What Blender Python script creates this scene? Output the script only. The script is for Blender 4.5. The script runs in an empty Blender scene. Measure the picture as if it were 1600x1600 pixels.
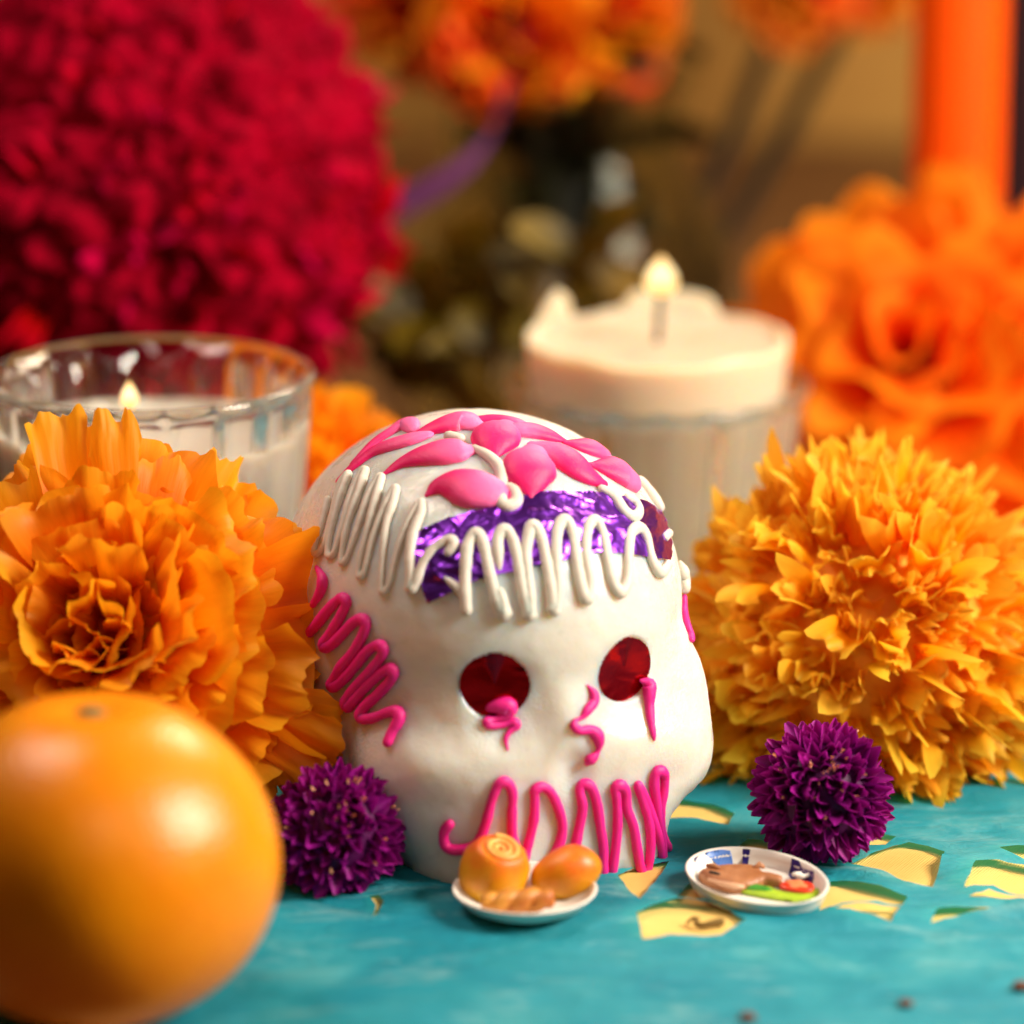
import bpy, math, random
import numpy as np
from mathutils import Vector, Matrix, noise
from mathutils.geometry import delaunay_2d_cdt

random.seed(7)
rng = np.random.default_rng(7)
sc = bpy.context.scene
C = sc.collection
CM = 0.01                       # all building below is in centimetres

# ------------------------------------------------------------------ camera
PITCH = math.radians(15.5)
K = math.tan(math.radians(7.0))
CAM = np.array([0.0, -87.0, 31.0])
FWD = np.array([0, math.cos(PITCH), -math.sin(PITCH)])
UPV = np.array([0, math.sin(PITCH), math.cos(PITCH)])
RGT = np.array([1.0, 0, 0])
cam = bpy.data.cameras.new('camera')
cam.sensor_width = 36
cam.lens = 18 / K
cam.clip_start = 0.02
cam.clip_end = 30
cam.dof.use_dof = True
cam.dof.focus_distance = 0.893
cam.dof.aperture_fstop = 5.4
cam.dof.aperture_blades = 0
co = bpy.data.objects.new('camera', cam)
C.objects.link(co)
co.location = Vector(CAM) * CM
co.rotation_euler = (math.pi / 2 - PITCH, 0, 0)
sc.camera = co

# ------------------------------------------------------------------ world, light
w = bpy.data.worlds.new('World')
sc.world = w
w.use_nodes = True
bg = w.node_tree.nodes['Background']
bg.inputs[0].default_value = (1.0, 0.72, 0.50, 1)
bg.inputs[1].default_value = 0.012

def area(name, loc, target, size, power, col, size_y=None):
    l = bpy.data.lights.new(name, 'AREA')
    l.shape = 'RECTANGLE'
    l.size = size * CM
    l.size_y = (size_y or size) * CM
    l.energy = power
    l.color = col
    o = bpy.data.objects.new(name, l)
    C.objects.link(o)
    o.location = Vector(loc) * CM
    d = Vector(target) - Vector(loc)
    o.rotation_euler = d.to_track_quat('-Z', 'Y').to_euler()
    return o

area('key_lamp', (60, -20, 47), (2, 0, 3), 24, 12.2, (1.0, 0.89, 0.75), 30)
area('top_lamp', (-30, 6, 62), (0, 4, 3), 22, 2.3, (1.0, 0.82, 0.70))
area('front_fill', (14, -70, 78), (0, 4, 3), 50, 1.1, (1.0, 0.86, 0.72), 36)
area('back_lamp', (30, 62, 60), (0, 6, 2), 18, 5.0, (1.0, 0.80, 0.55))

sc.view_settings.view_transform = 'Standard'
sc.view_settings.look = 'None'
sc.view_settings.exposure = 0.0
sc.view_settings.gamma = 1.0
cy = sc.cycles
cy.use_denoising = True
cy.denoiser = 'OPENIMAGEDENOISE'
cy.max_bounces = 14
cy.transparent_max_bounces = 16
cy.transmission_bounces = 12
cy.diffuse_bounces = 3
cy.glossy_bounces = 4
cy.blur_glossy = 1.0
cy.sample_clamp_indirect = 6.0
cy.use_adaptive_sampling = True
cy.adaptive_threshold = 0.015

# ------------------------------------------------------------------ picture helpers (pixels of the 1600 px photograph)
def ray(u, v):
    return FWD + (u - 800) / 800 * K * RGT - (v - 800) / 800 * K * UPV

def px(u, v, t):
    return CAM + t * ray(u, v)

def at_z(u, v, z=0.0):
    d = ray(u, v)
    return CAM + (z - CAM[2]) / d[2] * d

def cmpx(t):
    return 2 * K * t / 1600

# ------------------------------------------------------------------ object helpers
def mesh_of(name, verts, faces, mat, smooth=True, uvs=None):
    me = bpy.data.meshes.new(name)
    v = np.asarray(verts, dtype=float) * CM
    me.from_pydata([tuple(p) for p in v], [], [tuple(int(i) for i in f) for f in faces])
    if mat is not None:
        me.materials.append(mat)
    if smooth:
        me.polygons.foreach_set('use_smooth', [True] * len(me.polygons))
    if uvs is not None:
        uvl = me.uv_layers.new(name='UVMap')
        idx = np.zeros(len(me.loops), dtype=np.int32)
        me.loops.foreach_get('vertex_index', idx)
        uvl.data.foreach_set('uv', np.asarray(uvs, dtype=float)[idx].ravel())
    me.update()
    return me

def link(name, me, parent=None, loc=None, mat4=None):
    o = bpy.data.objects.new(name, me)
    C.objects.link(o)
    if parent is not None:
        o.parent = parent
    if mat4 is not None:
        o.matrix_basis = mat4
    elif loc is not None:
        o.location = Vector(loc) * CM
    return o

def tag(o, label=None, cat=None, group=None, kind=None):
    if label: o['label'] = label
    if cat: o['category'] = cat
    if group: o['group'] = group
    if kind: o['kind'] = kind
    return o

def empty(name, loc, label, cat, group=None):
    o = bpy.data.objects.new(name, None)
    o.empty_display_size = 0.01
    C.objects.link(o)
    o.location = Vector(loc) * CM
    return tag(o, label, cat, group)

def grid_faces(nu, nv, wrap=False):
    f = []
    for j in range(nv - 1):
        for i in range(nu if wrap else nu - 1):
            i2 = (i + 1) % nu
            f.append((j * nu + i, j * nu + i2, (j + 1) * nu + i2, (j + 1) * nu + i))
    return f

def lathe(profile, n=64, rfun=None, center=(0, 0, 0), sx=1, sy=1):
    """profile: list of (r, z). rfun(theta, r, z) -> r."""
    vs, uv = [], []
    L = len(profile)
    for j, (r, z) in enumerate(profile):
        for i in range(n):
            th = 2 * math.pi * i / n
            rr = rfun(th, r, z) if rfun else r
            zz = z
            if isinstance(rr, tuple):
                rr, zz = rr
            vs.append((center[0] + sx * rr * math.cos(th), center[1] + sy * rr * math.sin(th), center[2] + zz))
            uv.append((i / n, j / max(1, L - 1)))
    return vs, grid_faces(n, L, True), uv

def catmull(P, step):
    P = [np.asarray(p, float) for p in P]
    P = [2 * P[0] - P[1]] + P + [2 * P[-1] - P[-2]]
    out = []
    for i in range(1, len(P) - 2):
        p0, p1, p2, p3 = P[i - 1:i + 3]
        n = max(2, int(np.linalg.norm((p2 - p1)[:2]) / step))
        for k in range(n):
            t = k / n
            out.append(0.5 * ((2 * p1) + (-p0 + p2) * t + (2 * p0 - 5 * p1 + 4 * p2 - p3) * t * t + (-p0 + 3 * p1 - 3 * p2 + p3) * t ** 3))
    out.append(P[-2])
    return np.array(out)

def tube(path, radii, normals=None, n=10, cap=True, flat=1.0):
    path = np.asarray(path, float)
    radii = np.asarray(radii, float)
    T = np.gradient(path, axis=0)
    T /= np.linalg.norm(T, axis=1)[:, None] + 1e-9
    if normals is None:
        normals = np.tile([0.0, 0.13, 1.0], (len(path), 1))
        for i in range(len(path)):
            if abs(T[i] @ normals[i]) > 0.97:
                normals[i] = [1, 0, 0]
    cs, rs, ts, ns = list(path), list(radii), list(T), list(normals)
    if cap:
        for k in (0.45, 0.8, 1.0):
            a = k * math.pi / 2
            cs.insert(0, path[0] - T[0] * radii[0] * math.sin(a)); rs.insert(0, max(radii[0] * math.cos(a), 1e-4)); ts.insert(0, T[0]); ns.insert(0, normals[0])
            cs.append(path[-1] + T[-1] * radii[-1] * math.sin(a)); rs.append(max(radii[-1] * math.cos(a), 1e-4)); ts.append(T[-1]); ns.append(normals[-1])
    vs, uv = [], []
    L = len(cs)
    for j in range(L):
        t, nn = ts[j], ns[j]
        b = np.cross(t, nn); b /= np.linalg.norm(b) + 1e-9
        m = np.cross(b, t)
        for i in range(n):
            a = 2 * math.pi * i / n
            vs.append(cs[j] + rs[j] * (math.cos(a) * b + flat * math.sin(a) * m))
            uv.append((i / n, j / (L - 1)))
    return vs, grid_faces(n, L, True), uv

def merge(parts):
    V, F, U = [], [], []
    for v, f, u in parts:
        o = len(V)
        V += list(v); U += list(u)
        F += [tuple(i + o for i in q) for q in f]
    return V, F, U

def fbm(p, s=1.0, oct=3):
    a, t = 1.0, 0.0
    q = Vector(p) * s
    for _ in range(oct):
        t += a * noise.noise(q)
        q = q * 2.03 + Vector((7.1, 3.7, 1.9))
        a *= 0.5
    return t

# ------------------------------------------------------------------ materials
def srgb(r, g, b):
    f = lambda c: (c / 12.92 if c <= 0.04045 else ((c + 0.055) / 1.055) ** 2.4)
    return (f(r / 255), f(g / 255), f(b / 255), 1)

class NT:
    def __init__(s, name):
        s.m = bpy.data.materials.new(name)
        s.m.use_nodes = True
        s.n = s.m.node_tree.nodes
        s.l = s.m.node_tree.links
        s.p = s.n['Principled BSDF']
        s.out = s.n['Material Output']
    def add(s, t, **kw):
        n = s.n.new(t)
        for k, v in kw.items():
            setattr(n, k, v)
        return n
    def ln(s, a, b):
        s.l.new(a, b)
    def coord(s, which='Object', scale=(1, 1, 1)):
        tc = s.add('ShaderNodeTexCoord')
        mp = s.add('ShaderNodeMapping')
        mp.inputs['Scale'].default_value = scale
        s.ln(tc.outputs[which], mp.inputs['Vector'])
        return mp.outputs['Vector']
    def noise(s, vec, scale, detail=3, rough=0.5, dist=0):
        n = s.add('ShaderNodeTexNoise')
        n.inputs['Scale'].default_value = scale
        n.inputs['Detail'].default_value = detail
        n.inputs['Roughness'].default_value = rough
        n.inputs['Distortion'].default_value = dist
        s.ln(vec, n.inputs['Vector'])
        return n.outputs['Fac']
    def ramp(s, fac, stops):
        r = s.add('ShaderNodeValToRGB')
        while len(r.color_ramp.elements) < len(stops):
            r.color_ramp.elements.new(0.5)
        for e, (p, c) in zip(r.color_ramp.elements, stops):
            e.position = p
            e.color = c if len(c) == 4 else (*c, 1)
        s.ln(fac, r.inputs['Fac'])
        return r.outputs['Color']
    def bump(s, h, strength, dist=0.001, into=None):
        b = s.add('ShaderNodeBump')
        b.inputs['Strength'].default_value = strength
        b.inputs['Distance'].default_value = dist
        s.ln(h, b.inputs['Height'])
        s.ln(b.outputs['Normal'], (into or s.p).inputs['Normal'])
        return b.outputs['Normal']
    def mix(s, fac, a, b, blend='MIX'):
        m = s.add('ShaderNodeMix', data_type='RGBA', blend_type=blend)
        for sock, val in ((m.inputs[0], fac), (m.inputs[6], a), (m.inputs[7], b)):
            if isinstance(val, (int, float)): sock.default_value = val
            elif isinstance(val, tuple): sock.default_value = val
            else: s.ln(val, sock)
        return m.outputs[2]
    def math(s, op, a, b=None):
        m = s.add('ShaderNodeMath', operation=op)
        for sock, val in ((m.inputs[0], a), (m.inputs[1], b)):
            if val is None: continue
            if isinstance(val, (int, float)): sock.default_value = val
            else: s.ln(val, sock)
        return m.outputs[0]

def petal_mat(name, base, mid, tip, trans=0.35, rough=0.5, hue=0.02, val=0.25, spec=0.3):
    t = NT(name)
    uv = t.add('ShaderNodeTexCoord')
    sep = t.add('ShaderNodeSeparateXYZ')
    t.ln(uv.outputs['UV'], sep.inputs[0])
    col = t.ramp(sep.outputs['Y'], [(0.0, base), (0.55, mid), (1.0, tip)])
    # fine veins running along the petal
    mp = t.add('ShaderNodeMapping')
    mp.inputs['Scale'].default_value = (26, 2.2, 1)
    t.ln(uv.outputs['UV'], mp.inputs['Vector'])
    vein = t.noise(mp.outputs['Vector'], 1.0, 3, 0.6)
    veinc = t.ramp(vein, [(0.3, (0.92, 0.90, 0.88)), (0.7, (1.04, 1.03, 1.02))])
    col = t.mix(1.0, col, veinc, 'MULTIPLY')
    oi = t.add('ShaderNodeObjectInfo')
    hs = t.add('ShaderNodeHueSaturation')
    t.ln(t.math('MULTIPLY_ADD', oi.outputs['Random'], hue * 2), hs.inputs['Hue'])
    hs.inputs['Hue'].default_value = 0.5
    h = t.math('MULTIPLY', oi.outputs['Random'], hue * 2)
    h = t.math('ADD', h, 0.5 - hue)
    t.ln(h, hs.inputs['Hue'])
    vv = t.math('MULTIPLY', oi.outputs['Random'], 13.7)
    vv = t.math('FRACT', vv)
    vv = t.math('MULTIPLY', vv, val)
    vv = t.math('ADD', vv, 1.0 - val * 0.6)
    t.ln(vv, hs.inputs['Value'])
    t.ln(col, hs.inputs['Color'])
    t.ln(hs.outputs['Color'], t.p.inputs['Base Color'])
    t.p.inputs['Roughness'].default_value = rough
    t.p.inputs['Specular IOR Level'].default_value = spec
    nb = t.bump(vein, 0.22, 0.0005)
    tr = t.add('ShaderNodeBsdfTranslucent')
    t.ln(hs.outputs['Color'], tr.inputs['Color'])
    ms = t.add('ShaderNodeMixShader')
    ms.inputs[0].default_value = trans
    t.ln(t.p.outputs[0], ms.inputs[1]); t.ln(tr.outputs[0], ms.inputs[2])
    t.ln(ms.outputs[0], t.out.inputs['Surface'])
    return t.m

def plain(name, col, rough=0.5, spec=0.5, sss=0, sss_r=(1, .5, .3), sss_s=0.002, bump=None, coat=0, metal=0, var=None):
    t = NT(name)
    v = t.coord('Object')
    if var:
        n = t.noise(v, var[0], 4, 0.6)
        c = t.ramp(n, [(0.3, col), (0.7, var[1])])
        t.ln(c, t.p.inputs['Base Color'])
    else:
        t.p.inputs['Base Color'].default_value = col
    t.p.inputs['Roughness'].default_value = rough
    t.p.inputs['Specular IOR Level'].default_value = spec
    t.p.inputs['Metallic'].default_value = metal
    t.p.inputs['Coat Weight'].default_value = coat
    if sss:
        t.p.inputs['Subsurface Weight'].default_value = sss
        t.p.inputs['Subsurface Radius'].default_value = sss_r
        t.p.inputs['Subsurface Scale'].default_value = sss_s
    if bump:
        t.bump(t.noise(v, bump[0], 4, 0.6), bump[1], 0.001)
    return t.m

def glass_mat(name, clear=0.45, rough=0.0, tint=(1, 1, 1, 1), ior=1.48):
    t = NT(name)
    g = t.add('ShaderNodeBsdfGlass')
    g.inputs['Color'].default_value = tint
    g.inputs['Roughness'].default_value = rough
    g.inputs['IOR'].default_value = ior
    tr = t.add('ShaderNodeBsdfTransparent')
    tr.inputs['Color'].default_value = tint
    ms = t.add('ShaderNodeMixShader')
    ms.inputs[0].default_value = clear
    t.ln(g.outputs[0], ms.inputs[1]); t.ln(tr.outputs[0], ms.inputs[2])
    t.ln(ms.outputs[0], t.out.inputs['Surface'])
    return t.m

def sugar_mat():
    t = NT('cast_sugar')
    v = t.coord('Object')
    n1 = t.noise(v, 60, 4, 0.6)
    c = t.ramp(n1, [(0.3, (0.70, 0.65, 0.575)), (0.7, (0.75, 0.71, 0.64))])
    t.ln(c, t.p.inputs['Base Color'])
    t.p.inputs['Subsurface Weight'].default_value = 1.0
    t.p.inputs['Subsurface Radius'].default_value = (1.0, 0.52, 0.28)
    t.p.inputs['Subsurface Scale'].default_value = 0.012
    n2 = t.noise(v, 900, 2, 0.7)
    n3 = t.noise(v, 130, 4, 0.6)
    wet = t.noise(v, 95, 3, 0.6)
    r = t.ramp(wet, [(0.42, (0.50, 0.50, 0.50)), (0.60, (0.22, 0.22, 0.22))])
    t.ln(r, t.p.inputs['Roughness'])
    t.p.inputs['Specular IOR Level'].default_value = 0.55
    h = t.math('MULTIPLY_ADD', n2, 0.35)
    m = t.add('ShaderNodeMath', operation='MULTIPLY_ADD')
    t.ln(n2, m.inputs[0]); m.inputs[1].default_value = 0.35; t.ln(n3, m.inputs[2])
    # coarse sugar crystals, glinting in patches
    cr = t.add('ShaderNodeTexVoronoi'); cr.inputs['Scale'].default_value = 1500
    t.ln(v, cr.inputs['Vector'])
    pm = t.ramp(t.noise(v, 42, 3, 0.6), [(0.52, (0.02, 0.02, 0.02)), (0.66, (1.3, 1.3, 1.3))])
    g = t.math('MULTIPLY', cr.outputs['Distance'], pm)
    hh = t.math('ADD', m.outputs[0], g)
    t.bump(hh, 0.17, 0.0012)
    return t.m

def icing_mat(name, col, pale=None):
    t = NT(name)
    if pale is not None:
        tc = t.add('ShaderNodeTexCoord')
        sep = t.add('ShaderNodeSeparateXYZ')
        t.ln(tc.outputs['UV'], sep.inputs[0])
        c = t.ramp(sep.outputs['Y'], [(0.0, col), (0.45, col), (0.95, pale)])  # pale fat end: highlight on the petal painted into its colour
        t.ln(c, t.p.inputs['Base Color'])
    else:
        t.p.inputs['Base Color'].default_value = col
    t.p.inputs['Roughness'].default_value = 0.52
    t.p.inputs['Subsurface Weight'].default_value = 0.6
    t.p.inputs['Subsurface Radius'].default_value = (1.0, 0.5, 0.5)
    t.p.inputs['Subsurface Scale'].default_value = 0.0012
    v = t.coord('Object')
    t.bump(t.noise(v, 800, 4, 0.7), 0.3, 0.0006)
    return t.m

def foil_mat(name, col, rough=0.2, scale=130, strength=0.9):
    t = NT(name)
    v = t.coord('Object', (1.0, 1.0, 1.7))
    t.p.inputs['Base Color'].default_value = col
    t.p.inputs['Metallic'].default_value = 1.0
    t.p.inputs['Roughness'].default_value = rough
    n1 = t.add('ShaderNodeTexNoise', noise_type='RIDGED_MULTIFRACTAL')
    n1.inputs['Scale'].default_value = scale
    n1.inputs['Detail'].default_value = 4
    n1.inputs['Distortion'].default_value = 0.8
    t.ln(v, n1.inputs['Vector'])
    n = t.noise(v, scale * 6, 2, 0.6)
    m = t.add('ShaderNodeMath', operation='MULTIPLY_ADD')
    t.ln(n, m.inputs[0]); m.inputs[1].default_value = 0.12; t.ln(n1.outputs['Fac'], m.inputs[2])
    t.bump(m.outputs[0], strength, 0.0012)
    return t.m

def paper_mat():
    t = NT('teal_tissue')
    v = t.coord('Object')
    n = t.noise(v, 28, 5, 0.65, 0.6)
    c = t.ramp(n, [(0.3, srgb(26, 158, 190)), (0.55, srgb(52, 178, 204)), (0.75, srgb(102, 200, 218))])
    # pale rubbed creases
    mp = t.coord('Object', (22, 60, 40))
    n2 = t.noise(mp, 1.0, 5, 0.75, 1.5)
    f = t.ramp(n2, [(0.54, (0, 0, 0)), (0.74, (0.65, 0.65, 0.65))])
    c = t.mix(f, c, srgb(166, 220, 232))
    t.ln(c, t.p.inputs['Base Color'])
    t.p.inputs['Roughness'].default_value = 0.55
    t.p.inputs['Specular IOR Level'].default_value = 0.35
    n3 = t.noise(t.coord('Object', (60, 160, 100)), 1.0, 5, 0.7, 0.8)
    t.bump(n3, 0.8, 0.002)
    tr = t.add('ShaderNodeBsdfTranslucent')
    t.ln(c, tr.inputs['Color'])
    ms = t.add('ShaderNodeMixShader'); ms.inputs[0].default_value = 0.5
    t.ln(t.p.outputs[0], ms.inputs[1]); t.ln(tr.outputs[0], ms.inputs[2])
    t.ln(ms.outputs[0], t.out.inputs['Surface'])
    return t.m

def cloth_mat():
    t = NT('yellow_weave')
    v = t.coord('Object')
    n = t.noise(v, 40, 4, 0.6)
    t.ln(t.ramp(n, [(0.3, srgb(236, 190, 96)), (0.7, srgb(246, 206, 116))]), t.p.inputs['Base Color'])
    t.p.inputs['Roughness'].default_value = 0.85
    w1 = t.add('ShaderNodeTexWave', wave_type='BANDS', bands_direction='X')
    w2 = t.add('ShaderNodeTexWave', wave_type='BANDS', bands_direction='Y')
    mp = t.coord('Object')
    rot = t.add('ShaderNodeVectorRotate', rotation_type='Z_AXIS'); rot.inputs['Angle'].default_value = 0.5
    t.ln(mp, rot.inputs['Vector'])
    for w_ in (w1, w2):
        w_.inputs['Scale'].default_value = 480
        w_.inputs['Distortion'].default_value = 0.6
        t.ln(rot.outputs[0], w_.inputs['Vector'])
    h = t.math('MULTIPLY', w1.outputs['Fac'], w2.outputs['Fac'])
    t.bump(h, 0.6, 0.0006)
    return t.m

def orange_mat():
    t = NT('orange_peel')
    v = t.coord('Object')
    n = t.noise(v, 25, 4, 0.6)
    t.ln(t.ramp(n, [(0.3, srgb(226, 126, 2)), (0.7, srgb(238, 148, 10))]), t.p.inputs['Base Color'])
    t.p.inputs['Roughness'].default_value = 0.32
    t.p.inputs['Specular IOR Level'].default_value = 0.38
    t.p.inputs['Subsurface Weight'].default_value = 0.25
    t.p.inputs['Subsurface Radius'].default_value = (1, 0.4, 0.1)
    t.p.inputs['Subsurface Scale'].default_value = 0.003
    vo = t.add('ShaderNodeTexVoronoi'); vo.inputs['Scale'].default_value = 650
    t.ln(v, vo.inputs['Vector'])
    t.bump(vo.outputs['Distance'], 0.22, 0.0006)
    return t.m

def flame_mat():
    t = NT('candle_flame')
    tc = t.add('ShaderNodeTexCoord')
    sep = t.add('ShaderNodeSeparateXYZ')
    t.ln(tc.outputs['UV'], sep.inputs[0])
    c = t.ramp(sep.outputs['Y'], [(0.0, (0.9, 0.34, 0.05)), (0.35, (1.0, 0.62, 0.22)), (0.6, (1.0, 0.78, 0.40)), (1.0, (1.0, 0.55, 0.16))])
    em = t.add('ShaderNodeEmission')
    t.ln(c, em.inputs['Color'])
    em.inputs['Strength'].default_value = 2.2
    t.ln(em.outputs[0], t.out.inputs['Surface'])
    return t.m

M_sugar = sugar_mat()
M_white = icing_mat('white_icing', (0.68, 0.63, 0.54, 1))
M_pink = icing_mat('pink_icing', srgb(232, 26, 140))
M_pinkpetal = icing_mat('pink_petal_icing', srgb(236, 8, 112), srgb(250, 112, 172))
M_purple = foil_mat('purple_foil', (0.34, 0.07, 0.80, 1), 0.30, 55, 0.5)
M_red = foil_mat('red_foil', (0.40, 0.008, 0.016, 1), 0.22, 120, 0.14)
M_paper = paper_mat()
M_cloth = cloth_mat()
M_orange = orange_mat()
M_flame = flame_mat()
M_wax = plain('white_wax', (0.62, 0.56, 0.47, 1), 0.45, 0.4, 1.0, (1, .65, .38), 0.007, bump=(60, 0.1))
M_wax2 = plain('glow_tinted_wax', (0.70, 0.56, 0.39, 1), 0.45, 0.4, 1.0, (1, .6, .32), 0.009, bump=(60, 0.1))  # white wax tinted amber, the warm glow through the glass put into its colour
M_wick = plain('burnt_wick', (0.03, 0.026, 0.022, 1), 0.8)
M_glass = glass_mat('tumbler_glass', 0.15)
M_vase = glass_mat('vase_glass', 0.55, 0.08, (0.90, 0.92, 0.84, 1), 1.25)
M_mari = petal_mat('marigold_petal', srgb(246, 108, 0), srgb(255, 150, 4), srgb(255, 178, 30), 0.48, 0.5, 0.010, 0.14)
M_coreO = plain('petal_base_orange', srgb(226, 96, 4), 0.7, var=(200, srgb(246, 130, 8)))
M_coreY = plain('petal_base_yellow', srgb(240, 140, 8), 0.7, var=(200, srgb(252, 170, 20)))
M_mariY = petal_mat('yellow_marigold_petal', srgb(253, 142, 2), srgb(255, 180, 16), srgb(255, 206, 62), 0.52, 0.5, 0.010, 0.18)
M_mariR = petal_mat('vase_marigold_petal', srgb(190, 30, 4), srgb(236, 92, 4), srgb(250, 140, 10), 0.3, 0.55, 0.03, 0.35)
M_crepe = petal_mat('crepe_paper', srgb(206, 16, 0), srgb(250, 88, 0), srgb(255, 146, 16), 0.42, 0.7, 0.006, 0.12, 0.15)
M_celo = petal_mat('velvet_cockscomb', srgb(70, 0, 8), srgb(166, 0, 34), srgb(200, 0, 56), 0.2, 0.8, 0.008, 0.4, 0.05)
M_velvet = plain('velvet_mass', srgb(172, 0, 36), 0.9, 0.04, var=(90, srgb(92, 0, 12)), bump=(420, 0.5))
_vp = M_velvet.node_tree.nodes['Principled BSDF']
_vp.inputs['Sheen Weight'].default_value = 0.08
_vp.inputs['Sheen Tint'].default_value = (0.9, 0.02, 0.16, 1)
M_gomph = petal_mat('globe_bract', srgb(90, 4, 84), srgb(150, 14, 132), srgb(176, 30, 156), 0.3, 0.5, 0.012, 0.35, 0.3)
M_floret = plain('pale_floret', srgb(236, 170, 130), 0.5)
M_green = plain('green_stem', srgb(34, 32, 10), 0.6, 0.2, var=(60, srgb(16, 12, 4)))
M_dark = plain('dark_core', srgb(60, 24, 6), 0.9)

# ------------------------------------------------------------------ the setting: table, cloth, wall
def table_height(x, y):
    return 0.0

def plane(name, x0, x1, y0, y1, z, mat, n=2):
    xs = np.linspace(x0, x1, n); ys = np.linspace(y0, y1, n)
    V = [(x, y, z) for y in ys for x in xs]
    return link(name, mesh_of(name, V, grid_faces(n, n), mat, False))

M_wood = plain('table_wood', srgb(104, 66, 26), 0.55, var=(18, srgb(84, 50, 18)))
M_wall = plain('ochre_wall', srgb(196, 146, 74), 0.9, 0.2, var=(3, srgb(184, 134, 64)), bump=(40, 0.2))
tag(plane('table', -130, 130, -22, 83, -0.25, M_wood), kind='structure')
tag(plane('floor', -400, 400, -400, 400, -74, plain('floor_boards', srgb(80, 56, 34), 0.6)), kind='structure')
wl = link('wall', mesh_of('wall', [(-400, 84, -74), (400, 84, -74), (400, 84, 200), (-400, 84, 200)], [(0, 1, 2, 3)], M_wall, False))
tag(wl, kind='structure')

def cloth_sheet():
    n = 60
    xs = np.linspace(-13, 26, n); ys = np.linspace(-14.2, 30, n)
    V = [(x, y, -0.03 + 0.03 * noise.noise(Vector((x * .3, y * .3, 0)))) for y in ys for x in xs]
    return mesh_of('tablecloth', V, grid_faces(n, n), M_cloth)
tag(link('tablecloth', cloth_sheet()), 'yellow woven tablecloth showing through the cut holes of the teal paper', 'tablecloth')

# teal cut paper: a sheet with real holes
HOLES = [
    [(1328, 1358), (1360, 1342), (1396, 1328), (1420, 1325), (1450, 1330), (1476, 1340), (1466, 1370), (1457, 1396), (1432, 1390), (1380, 1374)],
    [(1298, 1383), (1318, 1384), (1418, 1410), (1410, 1425), (1370, 1422), (1328, 1423), (1280, 1430)],
    [(1524, 1356), (1560, 1354), (1600, 1364), (1660, 1376), (1660, 1412), (1600, 1408), (1552, 1398), (1506, 1401)],
    [(1512, 1415), (1545, 1406), (1600, 1411), (1660, 1418), (1660, 1426), (1590, 1419)],
    [(1306, 1432), (1340, 1427), (1408, 1428), (1400, 1440), (1392, 1451), (1350, 1441)],
    [(1454, 1451), (1466, 1433), (1500, 1429), (1556, 1429), (1520, 1440)],
    [(1056, 1411), (1078, 1386), (1130, 1404), (1192, 1432), (1150, 1428), (1100, 1413)],
    [(965, 1374), (990, 1362), (1046, 1352), (1024, 1384), (1000, 1414), (985, 1400)],
    [(994, 1436), (1020, 1424), (1060, 1419), (1110, 1422), (1140, 1430), (1166, 1446), (1150, 1462), (1128, 1470), (1060, 1474), (1004, 1477)],
    [(1030, 1268), (1060, 1256), (1110, 1262), (1148, 1278), (1138, 1294), (1090, 1284), (1040, 1284)],
    [(1150, 1330), (1168, 1316), (1190, 1318), (1218, 1332), (1190, 1336)],
    [(1358, 1328), (1364, 1312), (1380, 1310), (1400, 1316), (1384, 1326)],
    [(578, 1404), (592, 1402), (600, 1414), (590, 1432), (582, 1440), (588, 1420)],
    [(1560, 1340), (1590, 1334), (1640, 1338), (1660, 1352), (1620, 1356)],
]
hole_w = [[at_z(u, v)[:2] for u, v in h] for h in HOLES]
hole_c = [np.mean(h, axis=0) for h in hole_w]

def smooth01(x):
    x = max(0.0, min(1.0, x)); return x * x * (3 - 2 * x)

def paper_z(x, y):
    z = 0.07 + 0.035 * fbm((x, y, 0.3), 0.45, 3) + 0.02 * fbm((x * .4, y * 1.6, 4.0), 1.0, 2)
    z += 0.05 * (1 - abs(noise.noise(Vector((x * .55 + .2 * y, y * .9, 7.7))))) ** 9
    z += 0.03 * (1 - abs(noise.noise(Vector((x * 1.1, y * 1.5 + .5 * x, 3.1))))) ** 9
    lift = 0.0
    for h in hole_c[:6] + hole_c[8:9] + hole_c[13:]:
        d = math.hypot((x - h[0]) * 0.8, y - h[1])
        lift = max(lift, smooth01(1 - d / 2.4))
    for bx, by, br in FLAT:                      # weighed down by what rests on it
        d = math.hypot(x - bx, y - by)
        lift *= smooth01((d - br) / 0.8)
    z += lift * (0.11 + 0.14 * noise.noise(Vector((x * .9, y * 1.3, 2.2))))
    return max(z, 0.02)
pl, pr = at_z(820, 1412), at_z(1183, 1385)
FLAT = [(pl[0], pl[1], 1.2), (pr[0], pr[1], 1.3), (-0.6, 0, 4.0), (at_z(1290, 1320)[0], at_z(1290, 1320)[1], 1.0)]

def inside(p, poly):
    c = False
    n = len(poly)
    for i in range(n):
        a, b = poly[i], poly[i - 1]
        if (a[1] > p[1]) != (b[1] > p[1]) and p[0] < (b[0] - a[0]) * (p[1] - a[1]) / (b[1] - a[1] + 1e-12) + a[0]:
            c = not c
    return c

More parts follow.
